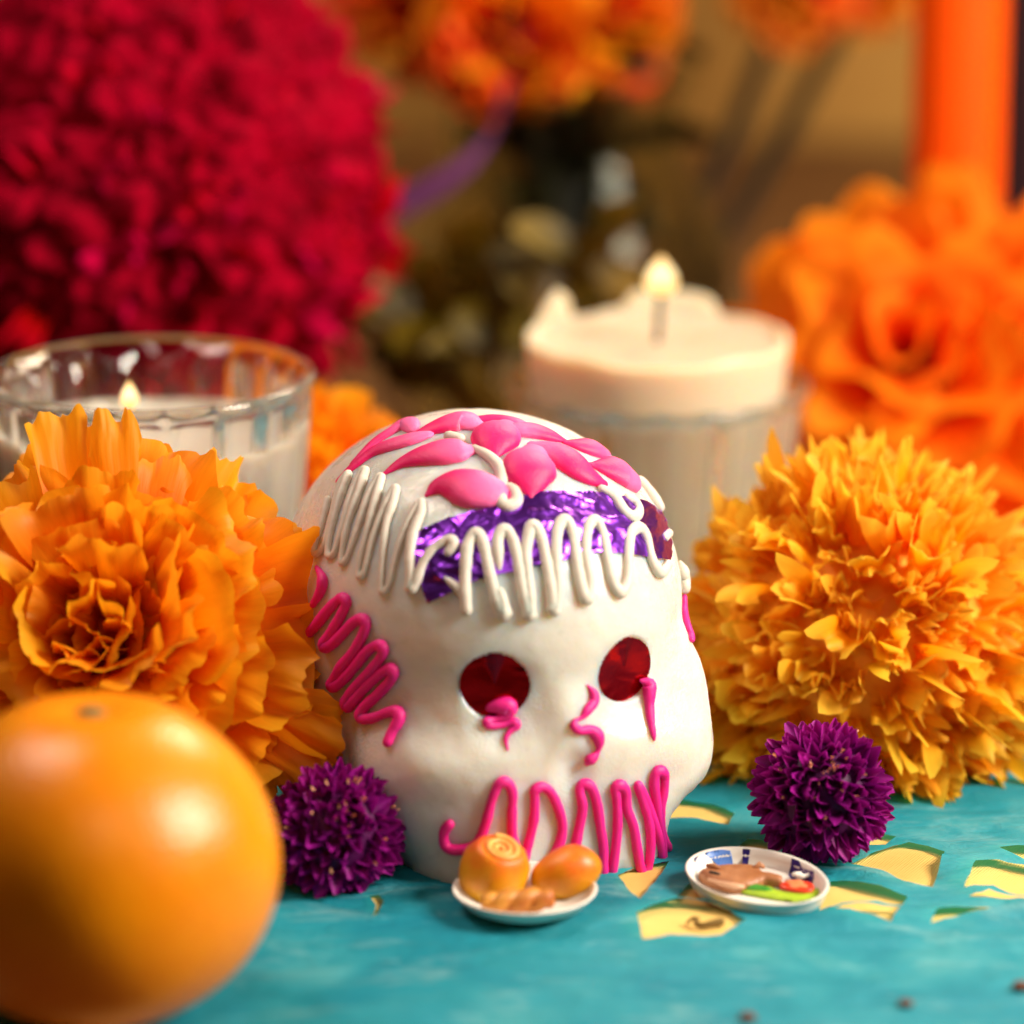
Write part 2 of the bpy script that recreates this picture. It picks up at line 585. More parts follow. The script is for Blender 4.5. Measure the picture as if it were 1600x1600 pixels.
def cdt_sheet(outer, holes, step, jitter=0.0):
    pts, edges = [], []
    def loop(poly, sub):
        L = []
        for i in range(len(poly)):
            a, b = np.array(poly[i]), np.array(poly[(i + 1) % len(poly)])
            n = max(1, int(np.linalg.norm(b - a) / sub))
            L += [a + (b - a) * k / n for k in range(n)]
        s = len(pts)
        pts.extend(L)
        edges.extend((s + i, s + (i + 1) % len(L)) for i in range(len(L)))
        return L
    O = loop(outer, step)
    HL = [loop(h, step * 0.5) for h in holes]
    O = np.array(O)
    for x in np.arange(O[:, 0].min() + step / 2, O[:, 0].max(), step):
        for y in np.arange(O[:, 1].min() + step / 2, O[:, 1].max(), step):
            q = (x + jitter * (random.random() - .5), y + jitter * (random.random() - .5))
            if inside(q, outer):
                pts.append(np.array(q))
    r = delaunay_2d_cdt([Vector(p[:2]) for p in pts], edges, [], 0, 1e-5)
    vs, fs = r[0], r[2]
    keep = []
    for f in fs:
        c = sum((vs[i] for i in f), Vector((0, 0))) / len(f)
        if inside(c, outer) and not any(inside(c, h) for h in holes):
            keep.append(f)
    return [(v.x, v.y) for v in vs], keep

def round_poly(h):
    h = [np.array(p) for p in h]
    return h
vs2, fs2 = cdt_sheet([(-11, -13.6), (19, -13.6), (19, 17), (-11, 17)], hole_w, 0.32, 0.12)
pv = [(x, y, paper_z(x, y)) for x, y in vs2]
pp = link('cut_paper', mesh_of('cut_paper', pv, fs2, M_paper))
tag(pp, 'teal tissue paper with cut out holes spread over the yellow cloth', 'cut paper')

# ------------------------------------------------------------------ the sugar skull
SK = np.array([-0.57, 0.0, 0.0])
YAW = math.radians(22)
cY, sY = math.cos(YAW), math.sin(YAW)
def to_loc(p):                  # world -> skull axes (x to its left cheek in view, -y its face)
    q = p - SK
    return np.stack([q[..., 0] * cY + q[..., 1] * sY, -q[..., 0] * sY + q[..., 1] * cY, q[..., 2]], -1)
def to_world(p):
    return np.stack([p[..., 0] * cY - p[..., 1] * sY, p[..., 0] * sY + p[..., 1] * cY, p[..., 2]], -1) + SK

def ell(p, c, r):
    q = (p - np.array(c)) / np.array(r)
    k0 = np.linalg.norm(q, axis=-1)
    k1 = np.linalg.norm(q / np.array(r), axis=-1) + 1e-9
    return k0 * (k0 - 1) / k1
def smin(a, b, k):
    h = np.clip(0.5 + 0.5 * (b - a) / k, 0, 1)
    return b + (a - b) * h - k * h * (1 - h)
def smax(a, b, k):
    return -smin(-a, -b, k)
def rbox(p, c, b, r):
    q = np.abs(p - np.array(c)) - (np.array(b) - r)
    return np.linalg.norm(np.maximum(q, 0), axis=-1) + np.minimum(q.max(-1), 0) - r
def cyl(p, c, ax, rad, depth):
    ax = np.array(ax) / np.linalg.norm(ax)
    q = p - np.array(c)
    h = q @ ax
    rr = np.linalg.norm(q - h[..., None] * ax, axis=-1)
    return np.maximum(rr - rad, np.abs(h) - depth)

EYES = [(-1.50, -4.30, 4.38), (1.50, -4.30, 4.38)]
def sdf_base(p):
    d = ell(p, (0, 0.35, 5.05), (4.28, 5.0, 3.86))
    d = smin(d, ell(p, (0, 0.1, 2.7), (4.10, 4.2, 3.75)), 1.0)
    d = smin(d, rbox(p, (0, -2.55, 1.4), (2.92, 2.15, 2.8), 1.75), 1.0)
    for s in (-1, 1):
        d = smin(d, ell(p, (s * 2.75, -2.75, 2.0), (1.32, 1.30, 1.15) if s > 0 else (1.0, 1.0, 1.1)), 1.1)        # cheekbones
        if s > 0:
            d = smin(d, ell(p, (s * 2.76, -2.55, 3.1), (1.27, 1.15, 1.7)), 0.5)         # from temple to cheek
        d = smax(d, -ell(p, (s * 1.62, -5.05, 4.12), (1.06, 0.74, 1.02)), 0.45)     # eye hollows
        if s > 0:
            d = smax(d, -ell(p, (s * 3.85, -3.3, 0.42), (1.40, 2.0, 1.0)) + 0.05 * np.sin(p[..., 0] * 9) * np.sin(p[..., 1] * 8 + p[..., 2] * 6), 0.10)   # under the cheek
    for s in (-1, 1):
        d = smin(d, ell(p, (s * 2.1, -3.70, 2.60), (1.0, 0.60, 0.42)), 0.65)        # ridge under each eye
    d = smin(d, ell(p, (0, -4.40, 3.2), (0.34, 0.38, 0.95)), 0.45)                    # bridge of the nose
    d = smax(d, -ell(p, (0.10, -5.10, 2.45), (0.42, 0.48, 0.50)), 0.35)             # nose hollow
    return d
def sdf_loc(p):
    d = sdf_base(p)
    for e in EYES:
        d = smax(d, -cyl(p, e, (e[0] * 0.22, -1, 0.0), 0.70, 0.62), 0.05)
    return np.maximum(d, -p[..., 2] + 0.0)
def sdf(p):
    return sdf_loc(to_loc(p))
def sdf_n(p):
    e = 0.03
    g = np.stack([sdf_b(p + np.array(a)) - sdf_b(p - np.array(a)) for a in ((e, 0, 0), (0, e, 0), (0, 0, e))], -1)
    return g / (np.linalg.norm(g, axis=-1)[..., None] + 1e-9)
def sdf_b(p):
    return sdf_base(to_loc(p))

def trace(uv, f=None):
    """where the view of these picture points meets the skull"""
    f = f or sdf_b
    uv = np.asarray(uv, float)
    D = FWD + (uv[:, :1] - 800) / 800 * K * RGT - (uv[:, 1:2] - 800) / 800 * K * UPV
    D /= np.linalg.norm(D, axis=1)[:, None]
    t = np.full(len(uv), 78.0)
    best = np.full(len(uv), 1e9); tb = t.copy()
    for _ in range(120):
        d = f(CAM + t[:, None] * D)
        m = d < best
        best[m] = d[m]; tb[m] = t[m]
        t = t + np.clip(d, -1, 1) * 0.7
    P = CAM + tb[:, None] * D
    N = sdf_n(P)
    P = P - N * f(P)[:, None]
    return P, sdf_n(P)

def skull_mesh():
    nu, nv = 620, 380
    cen = np.array([0, -0.4, 3.3])
    th = np.linspace(0, 2 * math.pi, nu, endpoint=False)
    ph = np.linspace(0.004, math.pi - 0.004, nv)
    D = np.stack([np.sin(ph)[:, None] * np.cos(th)[None], np.sin(ph)[:, None] * np.sin(th)[None], np.cos(ph)[:, None] * np.ones(nu)[None]], -1).reshape(-1, 3)
    r = np.full(len(D), 9.0)
    for _ in range(70):
        r -= 0.6 * sdf_loc(cen + r[:, None] * D)
        r = np.maximum(r, 0.4)
    P = cen + r[:, None] * D
    # hand-cast unevenness
    for i in range(len(P)):
        p = P[i]
        if p[2] > 0.02:
            k = 0.010 * noise.noise(Vector(p) * 0.9) + 0.010 * noise.noise(Vector(p) * 3.5)
            if p[2] < 0.35:
                k += 0.12 * noise.noise(Vector((p[0] * 4.5, p[1] * 4.5, p[2] * 3))) * (1 - p[2] / 0.35)
            P[i] = p + D[i] * k
    return to_world(P) - SK, grid_faces(nu, nv, True)
sv, sf = skull_mesh()
skull = link('sugar_skull', mesh_of('sugar_skull', sv, sf, M_sugar), None, SK)
tag(skull, 'white cast sugar skull with pink and white icing and purple foil brow', 'sugar skull')

ICE_T = 89.5
def icing(name, pts, mat, conv=None, lift=None, label=None, fat=False):
    P = np.array([(p[0], p[1], p[2]) for p in pts], float)
    if conv is not None:
        s, ox, oy = conv
        P[:, 0] = ox + P[:, 0] * s; P[:, 1] = oy + P[:, 1] * s; P[:, 2] *= s
    Q = catmull(P, 3.0)
    W, N = trace(Q[:, :2])
    r = np.maximum(Q[:, 2], 1.0) * cmpx(ICE_T)
    top = 0.27 if fat else 0.3
    off = np.minimum(0.45 * r, top - r) + 0.01
    if fat:
        view = CAM - W; view /= np.linalg.norm(view, axis=1)[:, None]
        r = r * np.clip(1 / np.maximum(0.4, np.sum(view * N, axis=1)), 1, 1.45) ** 0.75
        off = 0.06 * r + 0.015
    cpts = W + N * off[:, None]
    if not fat:                                     # the uneven squeeze of a piping bag
        wob = np.array([noise.noise(Vector(c) * 2.2) + 0.6 * noise.noise(Vector(c) * 5.5) for c in cpts])
        tt = np.gradient(cpts, axis=0); tt /= np.linalg.norm(tt, axis=1)[:, None] + 1e-9
        turn = np.zeros(len(r)); turn[2:-2] = 1 - np.sum(tt[4:] * tt[:-4], axis=1)
        for _ in range(3):
            turn[1:-1] = (turn[:-2] + 2 * turn[1:-1] + turn[2:]) / 4
        r = r * (0.95 + 0.15 * wob + 0.22 * np.clip(turn, 0, 1))
    for _ in range(2):
        cpts[1:-1] = (cpts[:-2] + 2 * cpts[1:-1] + cpts[2:]) / 4
    v, f, u = tube(cpts - SK, r, N, 18 if fat else 12, True, 0.52 if fat else 0.88)
    o = link(name, mesh_of(name, v, f, mat, True, u), skull)
    if label: o['label'] = label
    return o

Z1 = (0.4375, 440, 620)        # close view of the head
Z2 = (0.225, 440, 640)         # close view of the left top
Z3 = (0.2875, 680, 960)        # close view of the face

def R(pts, r):
    return [(x, y, r) for x, y in pts]

# purple foil over the brow
FO = [(480, 490), (540, 462), (600, 435), (690, 412), (770, 395), (840, 365), (900, 347), (1000, 340), (1140, 345), (1220, 362), (1300, 378), (1350, 410), (1372, 455), (1385, 510), (1382, 585),
      (1300, 575), (1230, 562), (1150, 555), (1080, 566), (1000, 585), (940, 600), (870, 615), (780, 634), (700, 655), (650, 680), (600, 702), (525, 740), (508, 695), (497, 640), (478, 612), (476, 550)]
v2, f2 = cdt_sheet(FO, [], 6.5, 4.0)
uvp = np.array([(440 + x * .4375, 620 + y * .4375) for x, y in v2])
W, N = trace(uvp)
h = np.array([0.03 + 0.05 * (1 - abs(noise.noise(Vector((p[0] * 1.6 + 0.8 * p[2], p[1] * 1.3, p[2] * 2.6))))) ** 4 + 0.022 * abs(noise.noise(Vector(p) * 3.1)) * 2 + 0.018 * abs(noise.noise(Vector(p) * 7.0)) - 0.012 for p in W])
o = link('foil_band', mesh_of('foil_band', W + N * h[:, None] - SK, f2, M_purple, True), skull)
o['label'] = 'crumpled purple foil band across the forehead'

# red foil discs in the eye hollows
for e, ang in zip(EYES, (0.4, 2.0)):
    ax = np.array([e[0] * 0.22, -1, 0.0]); ax /= np.linalg.norm(ax)
    ex = np.cross([0, 0, 1.0], ax); ex /= np.linalg.norm(ex)
    ez = np.cross(ax, ex)
    V, F, n, m = [], [], 56, 12
    # floor of the hollow, found along its own axis
    cpos = np.array(e) + ax * 0.62
    for j in range(m + 1):
        for i in range(n):
            a = 2 * math.pi * i / n
            rr = 0.74 * j / m
            q = cpos + rr * (math.cos(a) * ex + math.sin(a) * ez) - ax * 1.24
            k = 0.05 + 0.012 * noise.noise(Vector((q[0] * 2 + ang, q[1] * 2, q[2] * 2)))
            dent = 0.10 * max(0, 1 - abs(a - 1.6) / 0.35) * (j / m) * (1 if e[0] < 0 else 0.3)
            V.append(q + ax * (k + 0.47 + dent))
    F = grid_faces(n, m + 1, True)
    o = link('eye_foil', mesh_of('eye_foil', to_world(np.array(V)) - SK, F, M_red), skull)

# white icing
WHITE = [
    (Z2, R([(395, 600), (430, 520), (470, 465)], 36)),
    (Z2, R([(330, 640), (290, 800), (240, 960), (250, 1010), (310, 940), (360, 760), (420, 560), (468, 470)], 36)),
    (Z2, R([(468, 475), (410, 640), (350, 860), (330, 1010), (370, 1010), (440, 800), (500, 600), (580, 435)], 40)),
    (Z2, R([(590, 440), (540, 600), (470, 800), (430, 980), (425, 1070), (460, 1040), (540, 820), (620, 600), (690, 480)], 40)),
    (Z2, R([(700, 485), (660, 640), (600, 860), (550, 1060), (545, 1160), (580, 1140), (640, 900), (720, 700), (795, 560)], 42)),
    (Z2, R([(800, 565), (780, 660), (735, 800), (710, 1000), (700, 1180), (705, 1270), (750, 1220), (800, 1020), (880, 800), (960, 660)], 42)),
    (Z2, R([(975, 655), (975, 720), (925, 850), (900, 1000), (905, 1160), (905, 1250), (950, 1180), (990, 1070), (1060, 970), (1140, 920), (1190, 915), (1200, 945), (1165, 995)], 37)),
    (Z2, [(1120, 1160, 10), (1170, 1195, 26), (1225, 1240, 32), (1270, 1290, 34)]),
    (Z1, R([(663, 762), (657, 690), (660, 600), (668, 530), (695, 492), (722, 530), (745, 640), (765, 715), (795, 780), (788, 735), (778, 700)], 20)),
    (Z1, [(778, 615, 8), (774, 570, 18), (772, 510, 20), (795, 480, 21), (825, 515, 20), (845, 600, 20), (860, 690, 20), (885, 780, 21), (882, 680, 19), (872, 560, 19), (892, 470, 21), (925, 510, 19), (945, 600, 19), (962, 700, 20), (968, 762, 21), (985, 690, 19), (978, 560, 18), (985, 470, 19), (1010, 447, 20), (1035, 490, 19), (1050, 590, 20), (1068, 690, 21), (1086, 722, 21), (1098, 660, 19), (1083, 560, 18), (1090, 470, 19), (1115, 447, 20), (1140, 490, 19), (1160, 590, 19), (1180, 670, 20), (1205, 700, 20), (1230, 650, 19), (1232, 560, 18), (1240, 490, 19), (1268, 472, 20), (1295, 510, 19), (1315, 590, 19), (1345, 632, 19), (1372, 600, 17)]),
    (Z1, R([(600, 150), (640, 160)], 20)),
    (Z1, [(690, 190, 14), (745, 225, 20), (785, 275, 21), (782, 340, 20), (785, 385, 20), (810, 398, 20), (840, 378, 18), (830, 340, 17), (812, 325, 15)]),
    (Z1, [(1140, 335, 16), (1180, 365, 22), (1215, 415, 21), (1250, 436, 20), (1270, 415, 18), (1255, 380, 17), (1230, 365, 17)]),
    (Z1, R([(1362, 505), (1376, 490)], 16)),
    (Z1, [(1280, 300, 18), (1320, 340, 22), (1345, 395, 20)]),
    (Z1, [(1440, 590, 10), (1455, 615, 20), (1460, 680, 22)]),
]
for wi, (conv, pts) in enumerate(WHITE):
    if wi < 6:
        pts = [(x, y, 38 - 15 * smooth01((y - 500) / 600)) for x, y, r in pts]
    elif conv is Z1:
        pts = [(x, y, r * 1.1) for x, y, r in pts]
    icing('white_icing', pts, M_white, conv)

PINK = [
    (Z1, [(130, 610, 10), (155, 650, 22), (150, 690, 20), (120, 740, 16)]),
    (Z1, R([(110, 840), (140, 805), (180, 755), (222, 718), (240, 735), (215, 790), (180, 850), (158, 890), (190, 880), (230, 840), (270, 800), (302, 795), (305, 830), (270, 900), (215, 970), (185, 1030), (215, 1020), (270, 960), (320, 900), (360, 885), (368, 915), (320, 980), (265, 1040), (235, 1090), (245, 1105), (300, 1040), (360, 985), (398, 968), (400, 1000), (350, 1060), (300, 1110), (290, 1145), (330, 1150), (385, 1128), (422, 1128), (425, 1155), (400, 1200), (386, 1235)], 21)),
    (Z3, R([(80, 1135), (50, 1180), (60, 1250), (110, 1275), (180, 1265), (235, 1230), (275, 1130), (305, 1010), (340, 920), (380, 905), (415, 960), (412, 1080), (415, 1200), (445, 1290), (475, 1320), (500, 1240), (530, 1110), (535, 1000), (535, 950), (575, 930), (620, 960), (660, 1040), (685, 1140), (670, 1240), (625, 1330), (640, 1380), (700, 1370), (745, 1290), (775, 1160), (795, 1040), (780, 960), (800, 920), (840, 930), (870, 1010), (890, 1140), (908, 1270), (908, 1400)], 29)),
    (Z3, R([(955, 1410), (975, 1260), (985, 1130), (980, 1000), (970, 940), (1000, 920), (1030, 960), (1035, 1050), (1070, 1150), (1090, 1280), (1115, 1400), (1145, 1370), (1160, 1250), (1150, 1120), (1120, 1010), (1095, 930)], 29)),
    (Z3, R([(1095, 925), (1140, 1010), (1180, 1130), (1215, 1260), (1222, 1360), (1225, 1300), (1215, 1170), (1195, 1030), (1180, 900), (1200, 845), (1235, 860), (1235, 950), (1215, 1060), (1225, 1200), (1255, 1270)], 28)),
    (Z3, [(822, 385, 5), (850, 425, 26), (850, 475, 32), (815, 520, 30), (790, 565, 14), (765, 570, 12), (745, 600, 22), (775, 630, 28), (830, 625, 30), (870, 655, 36), (885, 700, 26), (880, 740, 14), (865, 765, 24), (835, 785, 32), (825, 805, 18)]),
    (Z3, [(300, 505, 24), (350, 495, 42), (400, 500, 42), (385, 545, 34), (330, 570, 22), (275, 585, 26), (300, 608, 22), (370, 600, 20), (430, 585, 24), (450, 605, 18), (405, 635, 17), (380, 680, 14), (392, 735, 7)]),
    (Z3, [(1115, 360, 12), (1150, 375, 32), (1150, 425, 40), (1155, 500, 30), (1165, 580, 24), (1180, 660, 18), (1185, 680, 10)]),
    (Z1, R([(1456, 715), (1462, 780), (1458, 870)], 14)),
]
for conv, pts in PINK:
    icing('pink_icing', pts, M_pink, conv)

# pink flower petals piped over the crown: from the pointed tip to the fat end
PETALS = [
    [(205, 300, 8), (260, 250, 14), (330, 200, 20), (400, 175, 24), (470, 155, 24), (520, 140, 16)],
    [(255, 240, 8), (330, 170, 16), (400, 125, 20), (450, 100, 26), (470, 120, 16)],
    [(370, 275, 6), (430, 240, 18), (500, 218, 32), (580, 205, 42), (640, 200, 36), (670, 195, 20)],
    [(480, 140, 12), (540, 120, 26), (600, 105, 38), (650, 98, 42), (680, 105, 28)],
    [(520, 352, 6), (560, 325, 24), (620, 320, 44), (680, 335, 54), (735, 345, 48)],
    [(764, 218, 8), (758, 190, 38), (762, 160, 54), (778, 132, 48), (796, 112, 28)],
    [(700, 85, 14), (760, 85, 20), (830, 95, 20), (880, 110, 12)],
    [(1010, 160, 8), (960, 145, 24), (900, 130, 32), (850, 125, 30)],
    [(1150, 310, 10), (1100, 290, 30), (1050, 260, 42), (1000, 220, 42), (950, 195, 32), (900, 178, 16)],
    [(890, 358, 8), (886, 325, 36), (880, 285, 58), (888, 245, 56), (900, 212, 34)],
    [(815, 300, 8), (835, 290, 26), (860, 280, 30)],
    [(1105, 245, 8), (1150, 260, 30), (1195, 275, 48), (1220, 290, 46)],
    [(1010, 165, 8), (1060, 180, 24), (1110, 192, 34), (1140, 200, 24)],
    [(815, 330, 8), (820, 355, 18), (825, 372, 14)],
]
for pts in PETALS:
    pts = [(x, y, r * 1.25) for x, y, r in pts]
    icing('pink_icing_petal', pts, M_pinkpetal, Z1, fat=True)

# ------------------------------------------------------------------ petals
def petal_mesh(name, mat, width=0.55, nu=10, nv=11, curl0=0.1, curl1=-0.6, cup=0.3, ruffle=0.08, freq=5.0, notch=0.06, seed=0, neck=0.25, point=0.0, rnd=0.06):
    """a petal of length 1 along +Y from its root, face up +Z; returns mesh in unit lengths (scaled on placing)"""
    r = random.Random(seed)
    ph1, ph2, sd = r.random() * 6.28, r.random() * 6.28, r.random() * 50
    V, U = [], []
    y = z = 0.0
    cen = []
    for j in range(nv):
        v = j / (nv - 1)
        a = curl0 + curl1 * v * v
        cen.append((y, z, a))
        y += math.cos(a) / (nv - 1); z += math.sin(a) / (nv - 1)
    for j in range(nv):
        v = j / (nv - 1)
        yy, zz, a = cen[j]
        s = v * v * (3 - 2 * v)
        wd = width * (neck + (1 - neck) * v ** 0.85)
        if point > 0:
            wd = width * (neck + (1 - neck) * math.sin(min(1, v * 1.25 + 0.15) * math.pi / 2)) * (1 - v ** 2.2 * point)
        for i in range(nu):
            u = -1 + 2 * i / (nu - 1)
            x = u * wd
            if point == 0:
                x += 0.14 * wd * v * v * noise.noise(Vector((u * 1.7 + sd, v * 4.0, sd + 3)))
            au = abs(u)
            round_ = notch * v ** 4 * (noise.noise(Vector((u * 2.6 + sd, v * 2, sd))) + 0.4 * noise.noise(Vector((u * 8 + sd, v * 2, sd))))
            if point == 0:
                round_ -= v ** 3 * (rnd * u * u + 0.13 * max(0.0, (au - 0.66) / 0.34) ** 2)
            ruf = ruffle * v ** 2.6 * (math.sin(u * freq + ph1) * (0.5 + abs(u)) + 0.9 * noise.noise(Vector((u * 2.2, v * 2.0, sd))) + 0.5 * noise.noise(Vector((u * 6, v * 4.0, sd))))
            n = cup * (u * u) * wd + ruf
            V.append((x, yy + round_ * math.cos(a) - n * math.sin(a), zz + round_ * math.sin(a) + n * math.cos(a)))
            U.append((i / (nu - 1), v))
    return mesh_of(name, np.array(V) / CM * 1.0 * CM * 100 * CM, grid_faces(nu, nv), mat, True, U)

def frame(d, ax, roll=0.0, tilt=0.0):
    d = np.asarray(d, float); d /= np.linalg.norm(d)
    zv = np.asarray(ax, float) - d * (np.asarray(ax, float) @ d)
    if np.linalg.norm(zv) < 1e-3:
        zv = np.cross(d, [1, 0.3, 0.2])
    zv /= np.linalg.norm(zv)
    xv = np.cross(d, zv)
    M = Matrix(((xv[0], d[0], zv[0]), (xv[1], d[1], zv[1]), (xv[2], d[2], zv[2])))
    M = M @ Matrix.Rotation(roll, 3, 'Y') @ Matrix.Rotation(tilt, 3, 'X')
    return M

def place(name, me, parent, root, M3, sx, sy, sz=None):
    m = M3.to_4x4() @ Matrix.Diagonal((sx, sy, sz or sy, 1))
    m.translation = Vector(root) * CM
    return link(name, me, parent, mat4=m)

GOLD = math.pi * (3 - 5 ** 0.5)
def basis(ax):
    ax = np.asarray(ax, float); ax /= np.linalg.norm(ax)
    e1 = np.cross(ax, [0, 0, 1.0]) if abs(ax[2]) < 0.9 else np.cross(ax, [1.0, 0, 0])
    e1 /= np.linalg.norm(e1)
    return ax, e1, np.cross(ax, e1)

def bloom(root, cen, axis, n, amax, surf, meshes, wfun, r0=0.25, jit=0.16, roll=0.35, tilt=0.25, piece='petal', seed=1, keep=None, rjit=0.12, floor=None):
    """petals of one flower head: phyllotaxis round its axis; surf(angle)->radius"""
    rr = random.Random(seed)
    ax, e1, e2 = basis(axis)
    base = np.array(root.location) / CM
    for k in range(n):
        f = (k + 0.5) / n
        ca = 1 - f * (1 - math.cos(amax))
        al = math.acos(ca) + rr.uniform(-jit, jit)
        ph = k * GOLD + rr.uniform(-jit, jit)
        d = math.cos(al) * ax + math.sin(al) * (math.cos(ph) * e1 + math.sin(ph) * e2)
        if keep and not keep(d):
            continue
        Rr = surf(abs(al), d) * (1 + rr.uniform(-rjit, rjit))
        if floor is not None:
            zt = cen[2] + d[2] * Rr
            if zt < floor:
                d = d.copy(); d[2] += (floor - zt) / Rr
                d /= np.linalg.norm(d)
        p0 = np.asarray(cen) + d * Rr * r0
        L = Rr * (1 - r0)
        M = frame(d, ax, rr.gauss(0, roll), rr.gauss(0, tilt))
        wd = wfun(abs(al)) * rr.uniform(0.8, 1.25)
        place(piece, rr.choice(meshes), root, p0 - base, M, wd, L, min(L, wd * 1.6))

def core(root, cen, r, mat, name='core', squash=1.0):
    V, F, U = lathe([(max(1e-3, r * math.sin(a)), squash * r * math.cos(a)) for a in np.linspace(0.01, math.pi - 0.01, 14)], 20)
    base = np.array(root.location) / CM
    return link(name, mesh_of(name, np.array(V) + np.asarray(cen) - base, F, mat), root)

def variants(n, name, mat, **kw):
    out = []
    for i in range(n):
        r = random.Random(i * 31 + 5)
        k = dict(kw)
        for key in ('curl0', 'curl1', 'cup', 'ruffle', 'freq', 'notch', 'width'):
            if key in k and isinstance(k[key], tuple):
                k[key] = r.uniform(*k[key])
        out.append(petal_mesh(name, mat, seed=i * 7 + 3, **k))
    return out

# left front marigold
cen = px(180, 1015, 90.0)
mg = empty('marigold', (cen[0], cen[1], 0), 'large orange marigold head with broad frilled petals behind the orange fruit', 'marigold', 'marigold heads on the table')
big = variants(18, 'petal', M_mari, width=(0.9, 1.15), nu=23, nv=17, curl0=(0.0, 0.4), curl1=(-1.7, -0.2), cup=(-0.10, 0.14), ruffle=(0.05, 0.12), freq=(3, 6.5), notch=(0.05, 0.12), neck=0.5)
core(mg, cen, 2.0, M_coreO)
def s_left(al, d):
    return 4.3 * (0.74 + 0.28 * smooth01(al / 0.9))
bloom(mg, cen, (-0.10, -0.80, 0.42), 190, 2.0, s_left, big, lambda al: 0.66 + 0.40 * smooth01(al / 1.0), 0.40, 0.16, 0.22, 0.20, seed=4, floor=0.15)
bloom(mg, cen, (-0.06, -0.85, 0.25), 46, 0.85, lambda al, d: 3.35, big, lambda al: 0.42, 0.30, 0.16, 0.6, 0.25, seed=14)
base = np.array(mg.location) / CM
for (u, v, t, u0, v0, t0, wd, mi) in ((84, 640, 88.6, 112, 850, 88.4, 0.62, 2), (176, 625, 88.2, 190, 860, 88.4, 0.55, 5), (262, 700, 89.0, 230, 880, 88.6, 0.6, 7), (340, 735, 89.5, 300, 880, 89, 0.7, 9), (520, 880, 89.0, 330, 930, 88.5, 0.85, 11), (525, 1140, 88.6, 330, 1090, 88.0, 0.95, 13), (528, 1185, 88.2, 340, 1090, 88.2, 0.9, 1), (520, 1215, 88.8, 350, 1080, 89.0, 0.9, 4), (470, 1225, 88.4, 320, 1100, 88.4, 0.9, 8), (520, 1010, 88.6, 340, 1000, 88.4, 0.9, 15)):
    a, b = px(u, v, t), px(u0, v0, t0)
    M = frame(a - b, (-0.1, -0.9, 0.3), 0.3)
    place('petal', big[mi], mg, b - base, M, wd, np.linalg.norm(a - b), 1.3)

# right yellow marigold
cen = px(1380, 1035, 96)
cen[2] = 2.55
cen[0] -= 0.45
my = empty('marigold', (cen[0], cen[1], 0), 'golden yellow marigold head with many small curled petals right of the skull', 'marigold', 'marigold heads on the table')
sm = variants(14, 'petal', M_mariY, width=(0.9, 1.25), nu=13, nv=11, curl0=(0.0, 0.8), curl1=(-2.6, 0.2), cup=(-0.2, 0.5), ruffle=(0.16, 0.34), freq=(3, 7), notch=(0.14, 0.3), neck=0.4)
core(my, cen, 3.45, M_coreY)
def s_right(al, d):
    return 4.75 * (0.95 + 0.06 * math.cos(3 * al)) + 0.25 * noise.noise(Vector(d) * 3)
bloom(my, cen, (-0.12, -0.45, 0.88), 700, 2.1, s_right, sm, lambda al: 0.38, 0.72, 0.14, 0.8, 0.45, seed=8, floor=0.15, rjit=0.10,
      keep=lambda d: d[1] < 0.30)

# marigold behind the left tumbler
cen = px(478, 800, 104.5)
mb = empty('marigold', (cen[0], cen[1], 0), 'orange marigold head between the low candle tumbler and the skull', 'marigold', 'marigold heads on the table')
core(mb, cen, 2.0, M_coreO)
bloom(mb, cen, (0.1, -0.7, 0.7), 150, 2.0, lambda al, d: 3.25, sm_o := variants(10, 'petal', M_mari, width=(0.8, 1.1), nu=9, nv=9, curl0=(0, .4), curl1=(-1.3, .1), cup=(0.1, .5), ruffle=(.05, .18), freq=(3, 7), notch=(.08, .2), neck=.3), lambda al: 0.5, 0.42, 0.14, 0.5, 0.35, seed=12, floor=0.1, keep=lambda d: d[1] < 0.5)

